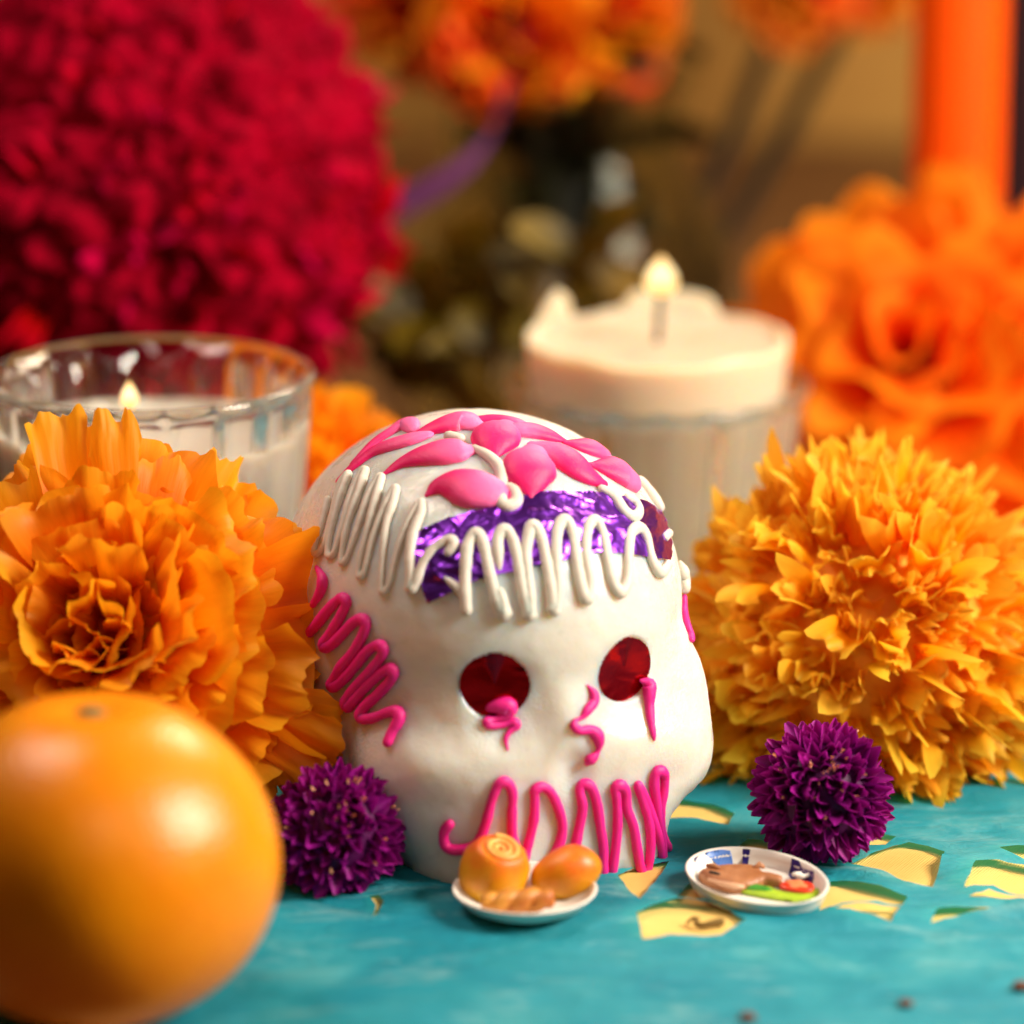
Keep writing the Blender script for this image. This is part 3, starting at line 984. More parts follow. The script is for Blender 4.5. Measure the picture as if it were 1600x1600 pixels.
# big crepe flower
cen = px(1440, 590, 112)
cf = empty('paper_flower', (cen[0], cen[1], 0), 'large vivid orange crepe paper flower with broad ruffled folds', 'paper flower')
ax, e1, e2 = basis((-0.30, -0.66, 0.58))
rr = random.Random(21)
cb = np.array(cf.location) / CM
core(cf, cen - ax * 1.2, 1.8, M_crepe)
for k in range(7):                                   # ruffled collars of cut paper, each of a few overlapping petals
    q = k / 6
    r1, h1 = 0.9 + 5.6 * q ** 0.9, 3.4 * math.cos(q * 1.75) - 0.4
    npet = 3 if k < 2 else 5
    for m in range(npet):
        c0 = 2 * math.pi * (m + rr.uniform(-.15, .15)) / npet + k * 0.7
        half = math.pi / npet * 1.25
        wl, p1, p2, am = rr.uniform(2.2, 3.4), rr.random() * 6.28, rr.random() * 6.28, rr.uniform(0.40, 0.60) * (0.6 + 0.5 * q)
        sd = rr.random() * 50
        nu, nv = max(25, int(2 * half * r1 / 0.16)), 13
        V, U = [], []
        for j in range(nv):
            v = j / (nv - 1)
            for i in range(nu):
                s = -1 + 2 * i / (nu - 1)
                f = c0 + s * half
                arc = f * r1
                wv = v ** 1.7
                rad = (0.28 + 0.72 * v ** 1.4) * r1 + wv * am * (math.sin(arc / wl * 6.28 + p1) + 0.5 * noise.noise(Vector((arc * .8, v * 2, sd))))
                hgt = h1 - 2.4 * (1 - math.sin(v * 1.45)) + wv * am * (0.8 * math.sin(arc / wl * 5.1 + p2) + 0.8 * noise.noise(Vector((arc * .9, v * 2, sd + 9)))) - 0.5 * v ** 3 * abs(s) ** 3
                V.append(cen + ax * hgt + rad * (math.cos(f) * e1 + math.sin(f) * e2) - cb)
                U.append((i / (nu - 1), v))
        V = [(x, y, max(z, 0.15)) for x, y, z in V]
        link('petal', mesh_of('petal', V, grid_faces(nu, nv), M_crepe, True, U), cf)

# cockscomb
cen = px(222, 312, 112)
ck = empty('cockscomb', (cen[0], cen[1], 0), 'huge crimson velvet cockscomb flower head filling the upper left corner', 'cockscomb')
def s_celo(al, d):
    return 7.0 * (1 + 0.06 * max(0, -d[2])) + 0.55 * noise.noise(Vector(d) * 2.6) + 0.35 * noise.noise(Vector(d) * 5.5)
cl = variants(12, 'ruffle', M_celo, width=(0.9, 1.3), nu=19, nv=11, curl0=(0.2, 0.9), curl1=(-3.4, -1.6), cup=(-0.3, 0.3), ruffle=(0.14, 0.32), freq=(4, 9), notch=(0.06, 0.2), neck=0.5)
V, F, U = lathe([(max(1e-3, 6.55 * math.sin(a)), 6.55 * math.cos(a)) for a in np.linspace(0.01, math.pi - 0.01, 150)], 240)
def comb_fold(p):
    p = Vector(p)
    wq = Vector((noise.noise(p * .8), noise.noise(p * .8 + Vector((9, 0, 0))), noise.noise(p * .8 + Vector((0, 9, 0)))))
    d1 = noise.voronoi(p * 0.62 + wq * 0.55)[0]
    d2 = noise.voronoi(p * 1.5 + wq * 0.9)[0]
    dome = lambda d: max(-0.5, (d[1] - d[0]))
    return 0.88 + 0.06 * noise.noise(p * 0.3) + 0.20 * min(0.75, dome(d1)) ** 0.6 + 0.09 * min(0.8, dome(d2)) ** 0.7 + 0.02 * noise.noise(p * 4.0)
V = [np.array(p) * comb_fold(p) * (1, 1, 1.05) for p in V]
link('comb', mesh_of('comb', np.array(V) + cen - np.array(ck.location) / CM, F, M_velvet, True, U), ck)
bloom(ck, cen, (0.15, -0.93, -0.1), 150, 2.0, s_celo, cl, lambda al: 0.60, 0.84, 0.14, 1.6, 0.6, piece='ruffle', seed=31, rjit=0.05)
v, f, u = tube([(cen[0], cen[1], cen[2] - 4), (cen[0] - .5, cen[1] + .5, 2), (cen[0] - 1, cen[1] + 1, 0)], [0.7, 0.6, 0.6])
link('stem', mesh_of('stem', np.array(v) - np.array(ck.location) / CM, f, M_green), ck)

# globe amaranths
def globe(u, v, t, r, label, seed, ax):
    cen = px(u, v, t)
    cen[2] = max(cen[2], r * 0.82)
    g = empty('globe_amaranth', (cen[0], cen[1], 0), label, 'globe amaranth', 'purple globe amaranths')
    ms = variants(8, 'bract', M_gomph, width=(0.9, 1.1), nu=5, nv=7, curl0=(-0.1, 0.4), curl1=(-0.3, 0.7), cup=(0.3, 0.7), ruffle=(0.02, 0.06), freq=(2, 4), notch=(0, 0.05), neck=0.85, point=0.78)
    core(g, cen, r * 0.78, M_gomph)
    bloom(g, cen, ax, 400, 2.35, lambda al, d: r * (0.97 + 0.05 * math.cos(al) + 0.07 * noise.noise(Vector(d) * 1.7 + Vector((seed, 0, 0)))), ms, lambda al: 0.19, 0.68, 0.09, 0.4, 0.35, piece='bract', seed=seed, rjit=0.09, keep=lambda d: d[1] < 0.55)
    rr = random.Random(seed)
    fl = petal_mesh('floret', M_floret, 0.5, 5, 5, 0.3, -1.0, 0.6, 0.1, 4, 0.1, seed, 0.5)
    a, e1, e2 = basis((rr.uniform(-.2, .3), -0.75, 0.62))
    for k in range(26):
        al, ph = abs(rr.gauss(0, 0.55)), rr.random() * 6.28
        d = math.cos(al) * a + math.sin(al) * (math.cos(ph) * e1 + math.sin(ph) * e2)
        place('floret', fl, g, cen + d * r * 0.90 - np.array(g.location) / CM, frame(d, a, rr.random() * 6), 0.06, 0.13)
    return g
globe(1283, 1240, 88.8, 1.60, 'dark purple globe amaranth leaning on the yellow marigold', 5, (0.1, -0.85, 0.4))
globe(522, 1306, 87.3, 1.50, 'purple globe amaranth between the orange fruit and the skull', 6, (0.2, -0.75, 0.5))

# ------------------------------------------------------------------ tumblers and candles
def tumbler(cx, cyy, rt, rb, hgt, label, panels, rim=0.28):
    wall = 0.42
    def rf(th, r, z):
        if r > 0 and 0.4 < z < hgt - 0.30:
            k = smooth01((z - 0.4) / 0.3) * smooth01((hgt - 0.30 - z) / 0.22)
            return r - 0.30 * k * abs(math.sin(th * panels / 2)) ** 0.9
        return r
    rr = lambda z: rb + (rt - rb) * z / hgt
    prof = [(0.02, 0.0), (rb * 0.5, 0.0), (rb - 0.15, 0.0), (rb, 0.12)]
    prof += [(rr(z), z) for z in list(np.linspace(0.4, hgt - 0.8, 14)) + [hgt - .7, hgt - .6, hgt - .52, hgt - .45, hgt - .38, hgt - rim]]
    prof += [(rt + 0.03, hgt - rim * 0.7), (rt + 0.05, hgt - 0.12), (rt + 0.01, hgt - 0.03), (rt - 0.10, hgt), (rt - 0.2, hgt - 0.03), (rt - wall, hgt - 0.14)]
    prof += [(rr(z) - wall - 0.03, z) for z in np.linspace(hgt - 0.5, 0.8, 10)]
    prof += [(rb - 0.6, 0.55), (0.02, 0.5)]
    V, F, U = lathe(prof, 192, lambda th, r, z: rf(th, r, z))
    o = link('glass_tumbler', mesh_of('glass_tumbler', V, F, M_glass), None, (cx, cyy, 0.05))
    tag(o, label, 'tumbler', 'glass candle tumblers')
    return o

def candle(cx, cyy, z0, z1, r_top, r_bot, label, pool, edge, wick, flame_h, flame_r, wax=None):
    root = empty('candle', (cx, cyy, z0), label, 'candle', 'lit white candles')
    H = z1 - z0
    prof = [(0.02, 0), (r_bot - 0.1, 0), (r_bot, 0.1)] + [(r_bot + (r_top - r_bot) * k, H * k) for k in np.linspace(0.1, 0.97, 12)]
    prof += [(r_top - 0.02, H), (r_top - 0.10, H + 0.04), (r_top - 0.2, H), (r_top - 0.27, H - pool * 0.7), (r_top - 0.5, H - pool), (r_top * 0.5, H - pool), (0.05, H - pool)]
    def rf(th, r, z):
        if z > H - 0.05:
            return (r, z + edge(th))
        return r
    V, F, U = lathe(prof, 128, rf)
    link('wax', mesh_of('wax', V, F, wax or M_wax), root)
    wp = [(p[0], p[1], p[2] + H - pool) for p in wick]
    v, f, u = tube(wp, [0.085] * len(wp), n=8)
    link('wick', mesh_of('wick', v, f, M_wick), root)
    tx, ty, tz = wp[-1]
    prof = [(max(0.01, flame_r * (math.sin(math.pi * min(1, (k ** 0.62))) ** 0.85 if k < 1 else 0)), flame_h * k - 0.12) for k in np.linspace(0, 1, 16)]
    V, F, U = lathe(prof, 20)
    link('flame', mesh_of('flame', np.array(V) + np.array((tx, ty, tz)), F, M_flame, True, U), root)
    return root

# left: sunk candle
c = px(235, 583, 96.5)
tumbler(c[0], c[1], 3.78, 3.05, c[2], 'fluted glass tumbler with a sunken candle behind the large marigold', 18)
candle(c[0], c[1], 0.62, c[2] - 1.35, 3.26, 2.60, 'white candle sunk low in its tumbler with a short leaning wick', 0.18, lambda th: 0.05 * math.sin(3 * th), [(-0.95, -0.2, -0.1), (-0.75, -0.1, 0.25), (-0.55, 0, 0.55), (-0.5, 0, 0.8)], 0.66, 0.20)
# right: tall candle standing over its glass
c = px(1027, 527, 106)
tumbler(c[0], c[1], 3.86, 3.2, c[2] - 1.15, 'fluted glass tumbler overfilled by a tall candle behind the skull', 16)
def torn(th):
    b = lambda a, w_, h_: h_ * max(0, 1 - abs(((th - a + math.pi) % (2 * math.pi)) - math.pi) / w_)
    return b(2.45, 0.34, 0.75) * (1 if ((th - 2.45) > -0.12) else 0) + min(0.42, b(1.42, 0.40, 2.2)) + 0.05 * math.sin(5 * th) + 0.03 * math.sin(11 * th)
candle(c[0], c[1], 0.6, c[2], 3.36, 2.72, 'tall white candle with a torn wax rim burning behind the skull', 0.10, torn, [(0, -0.1, -0.1), (0.03, -0.1, 0.5), (0.05, -0.1, 0.95), (0.08, -0.1, 1.35)], 1.0, 0.40, M_wax2)

# orange taper
c = px(1494, 300, 118)
tp = empty('taper_candle', (c[0], c[1], 0), 'thick plain orange candle standing behind the crepe paper flower', 'candle')
M_owax = plain('orange_wax', srgb(252, 88, 0), 0.5, 0.2, 0.5, (1, .4, .1), 0.006)
prof = [(0.02, 0.05), (1.2, 0.05), (1.29, 0.15)] + [(1.29, z) for z in np.linspace(1, 23, 8)] + [(1.22, 23.3), (0.9, 23.6), (0.02, 23.7)]
V, F, U = lathe(prof, 64)
link('wax', mesh_of('wax', V, F, M_owax), tp)
v, f, u = tube([(0, 0, 23.6), (0, 0, 24.1), (0.1, 0, 24.6)], [0.1] * 3, n=8)
link('wick', mesh_of('wick', v, f, M_wick), tp)

# ------------------------------------------------------------------ bouquet in a glass vase behind
vc = px(880, 600, 126)
VX, VY = vc[0], vc[1]
prof_o = [(0.02, 0), (3.9, 0), (4.3, 0.2), (4.9, 1.6), (5.2, 3.4), (5.0, 5.2), (4.2, 7.0), (3.5, 8.4), (3.4, 9.4), (3.8, 10.4), (4.0, 10.6)]
prof_i = [(3.8, 10.5), (3.55, 10.3), (3.1, 9.4), (3.2, 8.4), (3.9, 7.0), (4.7, 5.2), (4.9, 3.4), (4.55, 1.7), (3.8, 0.7), (0.02, 0.6)]
V, F, U = lathe(prof_o + prof_i, 64)
vs_ = link('glass_vase', mesh_of('glass_vase', V, F, M_vase), None, (VX, VY, 0))
tag(vs_, 'clear glass vase of dark stems standing far behind the candles', 'vase')

def stalk(name, pts, r, mat, root):
    Q = catmull([np.array(p) for p in pts], 0.6)
    v, f, u = tube(Q, np.full(len(Q), r), n=7)
    return link(name, mesh_of(name, np.array(v) - np.array(root.location) / CM, f, mat), root)

def vase_flower(u, v, t, R, n, label, axis, seed, foot):
    cen = px(u, v, t)
    g = empty('cut_marigold', (foot[0], foot[1], 0.7), label, 'marigold', 'marigolds in the vase')
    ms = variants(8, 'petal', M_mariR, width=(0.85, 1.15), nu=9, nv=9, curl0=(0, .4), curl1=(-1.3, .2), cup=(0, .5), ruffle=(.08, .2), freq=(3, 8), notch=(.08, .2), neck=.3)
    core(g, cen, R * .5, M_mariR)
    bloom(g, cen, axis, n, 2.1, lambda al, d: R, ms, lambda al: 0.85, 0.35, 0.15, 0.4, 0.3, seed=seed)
    stalk('stem', [cen - np.array(axis) * R * .4, (0.5 * (cen[0] + foot[0]) + .3, 0.5 * (cen[1] + foot[1]), 0.55 * cen[2]), foot], 0.32, M_green, g)
    return g
for i, (u, v, t, R, lab, ax) in enumerate([
    (670, -15, 124, 2.9, 'red orange marigold at the left of the vase bouquet', (-0.3, -0.7, 0.6)),
    (795, 45, 121, 2.6, 'bright orange marigold low in the middle of the vase bouquet', (0.0, -0.9, 0.2)),
    (930, 32, 123, 2.5, 'bright orange marigold at the right of the vase bouquet', (0.3, -0.8, 0.5)),
    (1240, -20, 132, 2.0, 'dim orange marigold left of the taper candle, top of the photo', (0.3, -0.7, 0.6)),
    (1355, -20, 134, 1.5, 'small yellow orange marigold beside the taper candle', (0.4, -0.7, 0.5))]):
    vase_flower(u, v, t, R, 70, lab, ax, 50 + i, (VX + (-0.8, 0.1, 0.9, 1.5, 2.0)[i], VY + (0.2, -0.5, 0.3, 0.8, 0.9)[i], 0.8))

# bundle of dark stems and leaves
sb = empty('stem_bundle', (VX, VY, 0.7), 'dark bundle of wet green stems and leaves in the vase', 'stems')
rr = random.Random(3)
for k in range(26):
    a, b = rr.uniform(0, 6.28), rr.uniform(0, 6.28)
    f0 = (VX + 1.6 * math.cos(a) * rr.random(), VY + 1.6 * math.sin(a) * rr.random(), 0.9)
    tpz = (VX - .2 + 2.6 * math.cos(b) * rr.random(), VY + 1.5 * math.sin(b) * rr.random(), rr.uniform(10, 13))
    stalk('stem', [f0, tuple((np.array(f0) + np.array(tpz)) / 2 + np.array([rr.uniform(-.4, .4), 0, 0])), tpz], rr.uniform(0.18, 0.34), M_green, sb)
M_leaf = petal_mat('olive_leaf', srgb(52, 42, 8), srgb(110, 88, 16), srgb(132, 104, 26), 0.25, 0.5, 0.02, 0.4)
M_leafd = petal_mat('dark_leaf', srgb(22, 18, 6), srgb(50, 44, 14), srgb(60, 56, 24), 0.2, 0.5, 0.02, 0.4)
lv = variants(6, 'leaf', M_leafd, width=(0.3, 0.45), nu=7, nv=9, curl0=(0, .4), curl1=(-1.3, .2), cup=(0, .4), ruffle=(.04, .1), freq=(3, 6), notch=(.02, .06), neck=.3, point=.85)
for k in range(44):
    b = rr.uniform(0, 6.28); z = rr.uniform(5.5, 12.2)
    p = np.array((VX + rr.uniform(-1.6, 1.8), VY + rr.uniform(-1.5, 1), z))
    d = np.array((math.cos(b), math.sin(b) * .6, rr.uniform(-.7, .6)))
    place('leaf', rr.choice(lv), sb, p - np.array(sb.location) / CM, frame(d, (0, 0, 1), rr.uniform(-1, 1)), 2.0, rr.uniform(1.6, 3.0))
# olive foliage lying left of the vase foot
fo = px(740, 520, 116)
ol = empty('foliage_sprig', (fo[0], fo[1], 0), 'olive green leafy sprig lying in front of the vase', 'leaf sprig')
lv2 = variants(6, 'leaf', M_leaf, width=(0.35, 0.5), nu=7, nv=9, curl0=(0, .4), curl1=(-1.0, .3), cup=(0, .4), ruffle=(.04, .1), freq=(3, 6), notch=(.02, .06), neck=.3, point=.8)
stalk('stem', [px(580, 560, 116), px(740, 500, 117), px(930, 440, 118)], 0.2, M_green, ol)
for k in range(58):
    q = rr.random()
    p = px(590 + 340 * q + rr.uniform(-30, 30), 520 - 80 * q + rr.uniform(-80, 90), 116 + rr.uniform(-2, 3))
    p[2] = max(p[2], 0.3)
    b = rr.uniform(0, 6.28)
    place('leaf', rr.choice(lv2), ol, p - np.array(ol.location) / CM, frame((math.cos(b), -0.3, math.sin(b)), (0, -1, 0.3), rr.uniform(-1, 1)), 1.9, rr.uniform(1.3, 2.4))

# purple ribbon hanging by the vase
rb = [px(600, 335, 119), px(665, 300, 118.5), px(725, 262, 118), px(775, 205, 118), px(795, 120, 119)]
Q = catmull([np.array(p) for p in rb], 0.5)
V = []
for q in Q:
    for s in (-0.5, -0.2, 0.2, 0.5):
        V.append(q + np.array((s * 0.5, 0.15 * s, s * 1.0)))
F = grid_faces(4, len(Q))
tag(link('purple_ribbon', mesh_of('purple_ribbon', V, F, plain('purple_satin', srgb(104, 44, 106), 0.5))), 'purple ribbon strip hanging diagonally left of the vase', 'ribbon')

# dark cloth hanging far right
n = 60
V = []
for j, z in enumerate(np.linspace(0, 40, 6)):
    for i in range(n):
        x = 15.1 + 14 * i / (n - 1)
        V.append((x, 46 + 0.5 * math.sin(i * 0.9) + 0.2 * math.sin(i * 2.1 + z * 0.1), z))
tag(link('dark_drape', mesh_of('dark_drape', V, grid_faces(n, 6), plain('maroon_cloth', srgb(44, 6, 14), 0.9))), 'dark maroon cloth hanging at the right edge behind the taper', 'cloth')

# ------------------------------------------------------------------ the orange in front
c = px(148, 1345, 79.8)
orr = empty('orange_fruit', (c[0], c[1], 0.05), 'glossy orange citrus fruit in the lower left front corner', 'orange')
prof = []
for a in np.linspace(0.0, math.pi, 60):
    r = 3.50 * math.sin(a)
    z = 3.22 * math.cos(a)
    z -= 0.28 * math.exp(-(r / 0.75) ** 2) * (1 if a < 1.5 else -0.5)
    prof.append((max(r, 0.004), z + 3.2))
V, F, U = lathe(prof, 96, lambda th, r, z: r * (1 + 0.012 * math.cos(5 * th + 1) + 0.01 * math.cos(2 * th)))
link('peel', mesh_of('peel', V, F, M_orange), orr)
V, F, U = lathe([(0.02, 6.24), (0.2, 6.24), (0.25, 6.18), (0.32, 6.10), (0.02, 6.08)], 10, lambda th, r, z: r * (1 + 0.25 * math.cos(5 * th)))
link('calyx', mesh_of('calyx', V, F, plain('dry_calyx', srgb(96, 88, 44), 0.8)), orr)

# ------------------------------------------------------------------ miniature dishes
M_enamel = plain('white_enamel', (0.80, 0.77, 0.70, 1), 0.3, 0.5)
def dish(cx, cyy, a, b, hgt, z0, rot, label, tiltx=0, tilty=0, foot=0.6, th=0.09, mid=0.86):
    prof = [(0.01, 0), (foot, 0), (foot + .05, 0.02), (mid, hgt * 0.45), (0.97, hgt * 0.9), (1.0, hgt), (0.985, hgt + .03), (0.95, hgt), (0.88, hgt * 0.72), (foot + 0.02, th + .02), (foot * .5, th), (0.01, th)]
    V, F, U = lathe(prof, 72, None, (0, 0, 0), a, b)
    o = link('plate', mesh_of('plate', V, F, M_enamel), None, (cx, cyy, z0))
    o.rotation_euler = (tiltx, tilty, rot)
    tag(o, label, 'plate', 'miniature plates')
    return o
# left plate of fruit-like sweets
pc = at_z(820, 1404, 0.32)
PLX, PLY = pc[0], pc[1]
dish(PLX, PLY, 1.50, 1.55, 0.46, 0.09, 0, 'miniature white plate of orange pastries before the skull chin', foot=0.55)
M_bun = NT('glazed_pastry')
tc = M_bun.coord('Object')
sep = M_bun.add('ShaderNodeSeparateXYZ'); M_bun.ln(tc, sep.inputs[0])
nn = M_bun.noise(tc, 120, 3, 0.6)
hh = M_bun.math('MULTIPLY', sep.outputs['Z'], 75.0)
hh = M_bun.add('ShaderNodeMath', operation='MULTIPLY_ADD')
M_bun.ln(sep.outputs['Z'], hh.inputs[0]); hh.inputs[1].default_value = 62.0
M_bun.ln(nn, hh.inputs[2])
M_bun.ln(M_bun.ramp(hh.outputs[0], [(0.1, srgb(206, 156, 8)), (0.6, srgb(222, 140, 12)), (0.95, srgb(236, 92, 24))]), M_bun.p.inputs['Base Color'])
M_bun.p.inputs['Roughness'].default_value = 0.42
M_bun.p.inputs['Subsurface Weight'].default_value = 0.3
M_bun.p.inputs['Subsurface Radius'].default_value = (1, .5, .2)
M_bun.p.inputs['Subsurface Scale'].default_value = 0.002
M_bun = M_bun.m
M_cream = plain('cut_pastry', srgb(244, 186, 96), 0.45, var=(200, srgb(236, 140, 60)))

def blob(prof, n=40, sx=1, sy=1, tilt=None, lump=0.03, seed=0):
    V, F, U = lathe(prof, n, None, (0, 0, 0), sx, sy)
    V = np.array([np.array(p) * (1 + lump * noise.noise(Vector(p) * 1.6 + Vector((seed, 0, 0)))) for p in V])
    if tilt is not None:
        V = V @ np.array(tilt.to_3x3()).T
    return V, F
# rolled pastry, standing and tipped towards the viewer's right
rc = px(772, 1365, 86.4)
bt = Matrix.Rotation(math.radians(24), 3, Vector((0.75, 0.65, 0)))
prof = [(0.01, -0.55), (0.5, -0.55), (0.66, -0.42), (0.73, -0.1), (0.70, 0.2), (0.56, 0.48), (0.48, 0.58), (0.42, 0.60), (0.34, 0.55), (0.01, 0.52)]
V, F = blob(prof, 48, 1, 1, bt, 0.09, 1)
bun = link('rolled_pastry', mesh_of('rolled_pastry', V, F, M_bun), None, (rc[0], rc[1], 0.78))
tag(bun, 'miniature rolled pastry with a spiral end, taller one on the left plate', 'pastry')
sp = []
for k in range(60):
    a = k / 59 * 2.3 * 2 * math.pi
    r = 0.05 + 0.33 * k / 59
    sp.append((r * math.cos(a), r * math.sin(a), 0.56 + 0.02 * (k / 59)))
v, f, u = tube(sp, np.linspace(0.05, 0.075, 60), n=8)
link('spiral', mesh_of('spiral', np.array(v) @ np.array(bt.to_3x3()).T, f, M_cream), bun)
# egg-shaped pastry
ec = px(884, 1372, 86.5)
prof = [(max(0.01, 0.52 * math.sin(a) * (1 + 0.12 * math.cos(a))), 0.76 * math.cos(a)) for a in np.linspace(0, math.pi, 24)]
V, F = blob(prof, 40, 1, 1, Matrix.Rotation(math.radians(68), 3, 'Y'), 0.09, 3)
tag(link('egg_shaped_pastry', mesh_of('egg_shaped_pastry', V, F, M_bun), None, (ec[0], ec[1], 0.68)), 'smooth egg shaped orange pastry on the right half of the left plate', 'pastry')
# small twisted roll in front
tcn = px(809, 1400, 85.2)
parts = []
for q in (0, math.pi):
    Q = [(-0.62 + 1.24 * k / 24, 0.09 * math.sin(k / 24 * 9 + q), 0.09 * math.cos(k / 24 * 9 + q)) for k in range(25)]
    parts.append(tube(Q, [0.15 + 0.05 * math.sin(math.pi * k / 24) for k in range(25)], n=10))
V, F, U = merge(parts)
o = link('twisted_roll', mesh_of('twisted_roll', V, F, plain('baked_dough', srgb(220, 156, 56), 0.5, var=(220, srgb(176, 92, 30)))), None, (tcn[0], tcn[1], 0.55))
o.rotation_euler = (0.1, -0.08, 0.05)
tag(o, 'small golden twisted roll lying at the front of the left plate', 'pastry')

# right plate
rp = at_z(1183, 1378, 0.35)
RX, RY = rp[0], rp[1]
rot = math.radians(-35)
A_, B_ = 1.62, 1.14
rplate = dish(RX, RY, A_, B_, 0.40, 0.10, rot, 'miniature white oval plate with blue rim marks holding a fish', tiltx=math.radians(7), tilty=math.radians(3), foot=0.84, mid=0.95)
RM = Matrix.Translation(Vector((RX, RY, 0.10))) @ rplate.rotation_euler.to_matrix().to_4x4()
def plate_pt(u, v, h):
    """point of the view of pixel (u, v) at height h over the plate's own floor, in the plate's frame"""
    n = np.array(RM.to_3x3() @ Vector((0, 0, 1)))
    o0 = np.array(RM.translation) + n * h
    d = ray(u, v)
    t = ((o0 - CAM) @ n) / (d @ n)
    return np.array(RM.inverted() @ Vector(CAM + t * d))
M_blue = plain('cobalt_paint', srgb(34, 24, 110), 0.35)
M_sky = plain('sky_paint', srgb(84, 128, 206), 0.35)
Z7 = (0.175, 1050, 1300)
def z7(x, y):
    return 1050 + x * .175, 1300 + y * .175
def dish_floor_z(x, y):
    r = math.hypot(x / A_, y / B_)
    if r < 0.84: return 0.11
    return 0.11 + (0.288 - 0.11) * min(1, (r - 0.84) / 0.04) if r < 0.88 else 0.288 + (0.40 - 0.288) * min(1, (r - 0.88) / 0.07)
def mark(poly, mat, label=None, h=0.2):
    """brushed mark lying on the dish, following its wall"""
    P = [plate_pt(*z7(x, y), h)[:2] for x, y in poly]
    v2, f2 = cdt_sheet(P, [], 0.05)
    q = [min(1.0, 0.945 / max(1e-6, math.hypot(x / A_, y / B_))) for x, y in v2]
    v2 = [(x * k, y * k) for (x, y), k in zip(v2, q)]
    V = [(x, y, dish_floor_z(x, y) + 0.014) for x, y in v2]
    o = link('painted_mark', mesh_of('painted_mark', V, f2, mat), rplate)
    if label: o['label'] = label
mark([(195, 190), (238, 180), (228, 250), (210, 330), (188, 310)], M_blue)
mark([(640, 182), (710, 180), (695, 240), (662, 280), (625, 270)], M_blue)
mark([(1040, 350), (1075, 305), (1120, 315), (1160, 365), (1265, 415), (1265, 440), (1190, 425), (1130, 400), (1060, 390)], M_blue)
mark([(285, 275), (330, 270), (440, 262), (520, 262), (545, 285), (480, 300), (300, 300)], M_sky, None, 0.12)

def extrude_poly(poly, zb, zt, inset=0.06, bulge=0.05, step=0.07):
    """a cushion-topped solid with this outline"""
    v2, f2 = cdt_sheet(poly, [], step)
    P = np.array(poly)
    def edge_d(x, y):
        best = 9
        for i in range(len(P)):
            a, b = P[i], P[(i + 1) % len(P)]
            ab = b - a; k = np.clip(((x - a[0]) * ab[0] + (y - a[1]) * ab[1]) / (ab @ ab + 1e-9), 0, 1)
            best = min(best, math.hypot(x - a[0] - k * ab[0], y - a[1] - k * ab[1]))
        return best
    V = []
    for x, y in v2:
        e = min(1, edge_d(x, y) / 0.22)
        V.append((x, y, zt * (0.55 + 0.45 * math.sqrt(max(0, 1 - (1 - e) ** 2))) + zb + bulge * noise.noise(Vector((x * 4, y * 4, 1))) * e))
    n = len(V)
    F = [tuple(f) for f in f2]
    from collections import Counter
    cnt = Counter()
    for f in f2:
        for i in range(len(f)):
            cnt[(f[i], f[(i + 1) % len(f)])] += 1
    bd = [e for e in cnt if (e[1], e[0]) not in cnt]
    low = {}
    for a, b in bd:
        for k in (a, b):
            if k not in low:
                low[k] = len(V); V.append((V[k][0], V[k][1], zb))
        F.append((b, a, low[a], low[b]))
    return V, F
def on_plate(name, poly, zb, zt, mat, label, cat, bulge=0.05, h=0.2):
    P = [plate_pt(*z7(x, y), h)[:2] for x, y in poly]
    c0 = np.mean(P, axis=0)
    V, F = extrude_poly([p - c0 for p in P], 0, zt, bulge=bulge)
    o = link(name, mesh_of(name, V, F, mat))
    o.matrix_basis = Matrix.Translation(RM.translation * CM) @ RM.to_3x3().to_4x4() @ Matrix.Translation(Vector((c0[0], c0[1], zb)) * CM)
    tag(o, label, cat)
    return o, c0
M_fish = plain('brown_fish', srgb(150, 92, 52), 0.45, var=(160, srgb(176, 118, 76)), bump=(300, 0.4))
fish, fc = on_plate('fish', [(235, 370), (270, 340), (320, 325), (345, 320), (430, 310), (520, 300), (620, 300), (720, 305), (780, 330), (820, 370), (880, 375), (985, 400), (985, 440), (900, 440), (830, 430), (780, 450), (700, 480), (640, 490), (560, 500), (470, 480), (370, 450), (280, 410)], 0.10, 0.26, M_fish, 'small brown fish lying whole on the oval plate', 'fish', 0.04, 0.25)
def fish_pt(x, y, z):
    p = plate_pt(*z7(x, y), z + 0.10)
    return (p[0] - fc[0], p[1] - fc[1], z)
v, f, u = tube([fish_pt(x, y, z) for x, y, z in ((320, 300, 0.26), (370, 305, 0.28), (420, 320, 0.26))], [0.05, 0.07, 0.04], n=8)
link('fin', mesh_of('fin', v, f, M_fish), fish)
v, f, u = tube([fish_pt(x, y, z) for x, y, z in ((740, 320, 0.24), (780, 290, 0.30), (810, 310, 0.24))], [0.05, 0.07, 0.05], n=8)
link('fin', mesh_of('fin', v, f, M_fish), fish)
v, f, u = tube([fish_pt(x, y, z) for x, y, z in ((345, 355, 0.265), (380, 365, 0.27), (420, 378, 0.26))], [0.03, 0.035, 0.03], n=8)
link('eye', mesh_of('eye', v, f, M_wick), fish)
v, f, u = tube([fish_pt(x, y, z) for x, y, z in ((330, 420, 0.19), (430, 455, 0.2), (560, 485, 0.2), (630, 490, 0.16))], [0.03, 0.05, 0.07, 0.05], n=8)
link('pale_belly', mesh_of('pale_belly', v, f, plain('pale_flesh', srgb(206, 160, 126), 0.45)), fish)
M_lett = plain('lettuce', srgb(150, 186, 40), 0.3, var=(140, srgb(176, 204, 60)), bump=(180, 0.3))
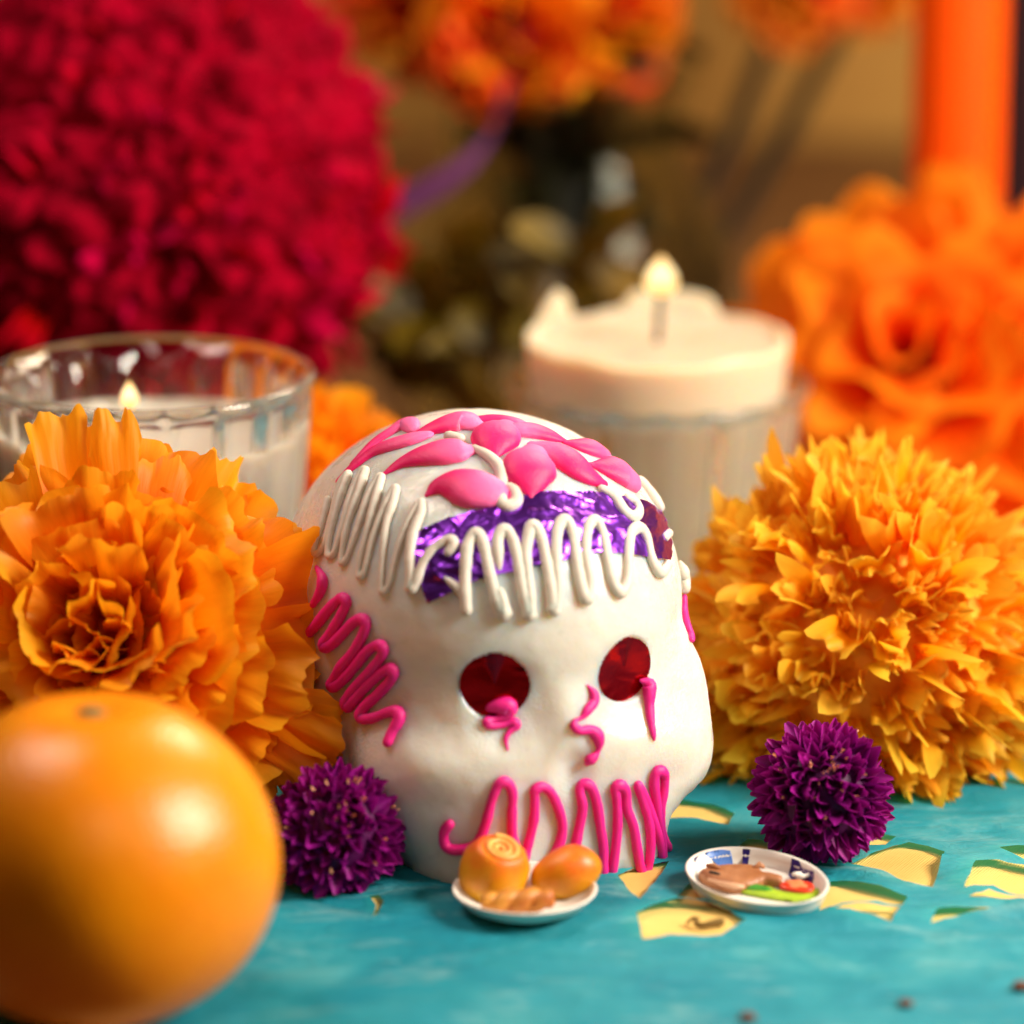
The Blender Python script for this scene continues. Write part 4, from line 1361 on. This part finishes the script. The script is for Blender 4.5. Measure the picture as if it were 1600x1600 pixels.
on_plate('lettuce_leaf', [(600, 500), (680, 480), (780, 460), (880, 470), (940, 500), (1080, 520), (1200, 520), (1290, 480), (1345, 500), (1340, 545), (1260, 585), (1100, 597), (900, 570), (760, 545), (640, 520)], 0.10, 0.10, M_lett, 'pale green lettuce leaf lying under the tomato slice', 'lettuce', 0.05)
on_plate('cucumber_slice', [(650, 480), (700, 465), (780, 478), (860, 500), (900, 522), (840, 528), (740, 520), (670, 510)], 0.19, 0.07, plain('cucumber_skin', srgb(44, 132, 40), 0.3, var=(200, srgb(90, 160, 60))), 'dark green cucumber strip beside the fish belly', 'cucumber', 0.03)
tom, tcen = on_plate('tomato_slice', [(955, 462), (975, 440), (1040, 425), (1120, 420), (1200, 425), (1255, 445), (1272, 475), (1255, 505), (1190, 518), (1100, 512), (1010, 495), (965, 480)], 0.20, 0.09, plain('tomato_skin', srgb(206, 44, 22), 0.25, var=(200, srgb(220, 74, 40))), 'red tomato slice resting on the lettuce', 'tomato', 0.01, 0.28)
c1 = plate_pt(*z7(1110, 458), 0.29)
V, F, U = lathe([(0.01, 0.015), (0.1, 0.015), (0.15, 0.0), (0.16, -0.02)], 20, lambda th, r, z: r * (1 + 0.2 * math.cos(4 * th)), (c1[0] - tcen[0], c1[1] - tcen[1], 0.09), 1.5, 1.0)
link('pulp', mesh_of('pulp', V, F, plain('tomato_pulp', srgb(228, 134, 84), 0.35)), tom)
parts = []
wc = plate_pt(*z7(1130, 392), 0.22)
for k in range(5):
    a = np.array([wc[0] + 0.055 * (k - 2), wc[1] + 0.04 * math.sin(k * 2), 0.0])
    parts.append(tube([a, a + np.array([0.05, 0.03, 0.02])], [0.055 + 0.02 * math.sin(k * 3), 0.05], n=8))
V, F, U = merge(parts)
c0 = np.array([wc[0], wc[1], 0])
o = link('cheese_crumb', mesh_of('cheese_crumb', np.array(V) - c0, F, plain('fresh_cheese', (0.85, 0.82, 0.74, 1), 0.5)))
o.matrix_basis = Matrix.Translation(RM.translation * CM) @ RM.to_3x3().to_4x4() @ Matrix.Translation(Vector((wc[0], wc[1], 0.22)) * CM)
tag(o, 'white crumb of cheese on the blue mark near the tomato', 'cheese')

# ------------------------------------------------------------------ bits lying on the paper
M_seed = plain('brown_seed', srgb(112, 58, 30), 0.7, var=(300, srgb(80, 40, 20)))
for (u, v, s, lab) in ((1168, 1590, 0.16, 'brown seed on the teal paper, leftmost of three at the front edge'), (1415, 1568, 0.14, 'flat brown seed on the teal paper, middle of three at the front edge'), (1596, 1543, 0.18, 'brown seed cut by the right edge of the photo')):
    p = at_z(u, v, 0.15)
    z = paper_z(p[0], p[1])
    prof = [(max(0.01, s * math.sin(a)), 0.6 * s * math.cos(a)) for a in np.linspace(0, math.pi, 10)]
    V, F = blob(prof, 14, 1.1, 0.9, None, 0.3, u)
    tag(link('seed', mesh_of('seed', V, F, M_seed), None, (p[0], p[1], z + 0.5 * s)), lab, 'seed', 'brown seeds on the paper')
p = at_z(1100, 1445, 0.05)
Q = [(-0.55, 0.1, 0.05), (-0.4, 0.25, 0.15), (-0.2, 0.1, 0.2), (-0.3, -0.1, 0.12), (-0.05, -0.15, 0.08), (0.3, 0.0, 0.1), (0.55, 0.15, 0.08)]
Q = catmull([np.array(q) * 0.62 for q in Q], 0.06)
v, f, u = tube(Q, np.linspace(0.03, 0.09, len(Q)), n=8)
tag(link('dried_leaf', mesh_of('dried_leaf', v, f, plain('dried_brown', srgb(110, 82, 24), 0.8)), None, (p[0], p[1], 0.03)), 'curled dry brown leaf scrap in the leaf shaped paper hole', 'dry leaf')
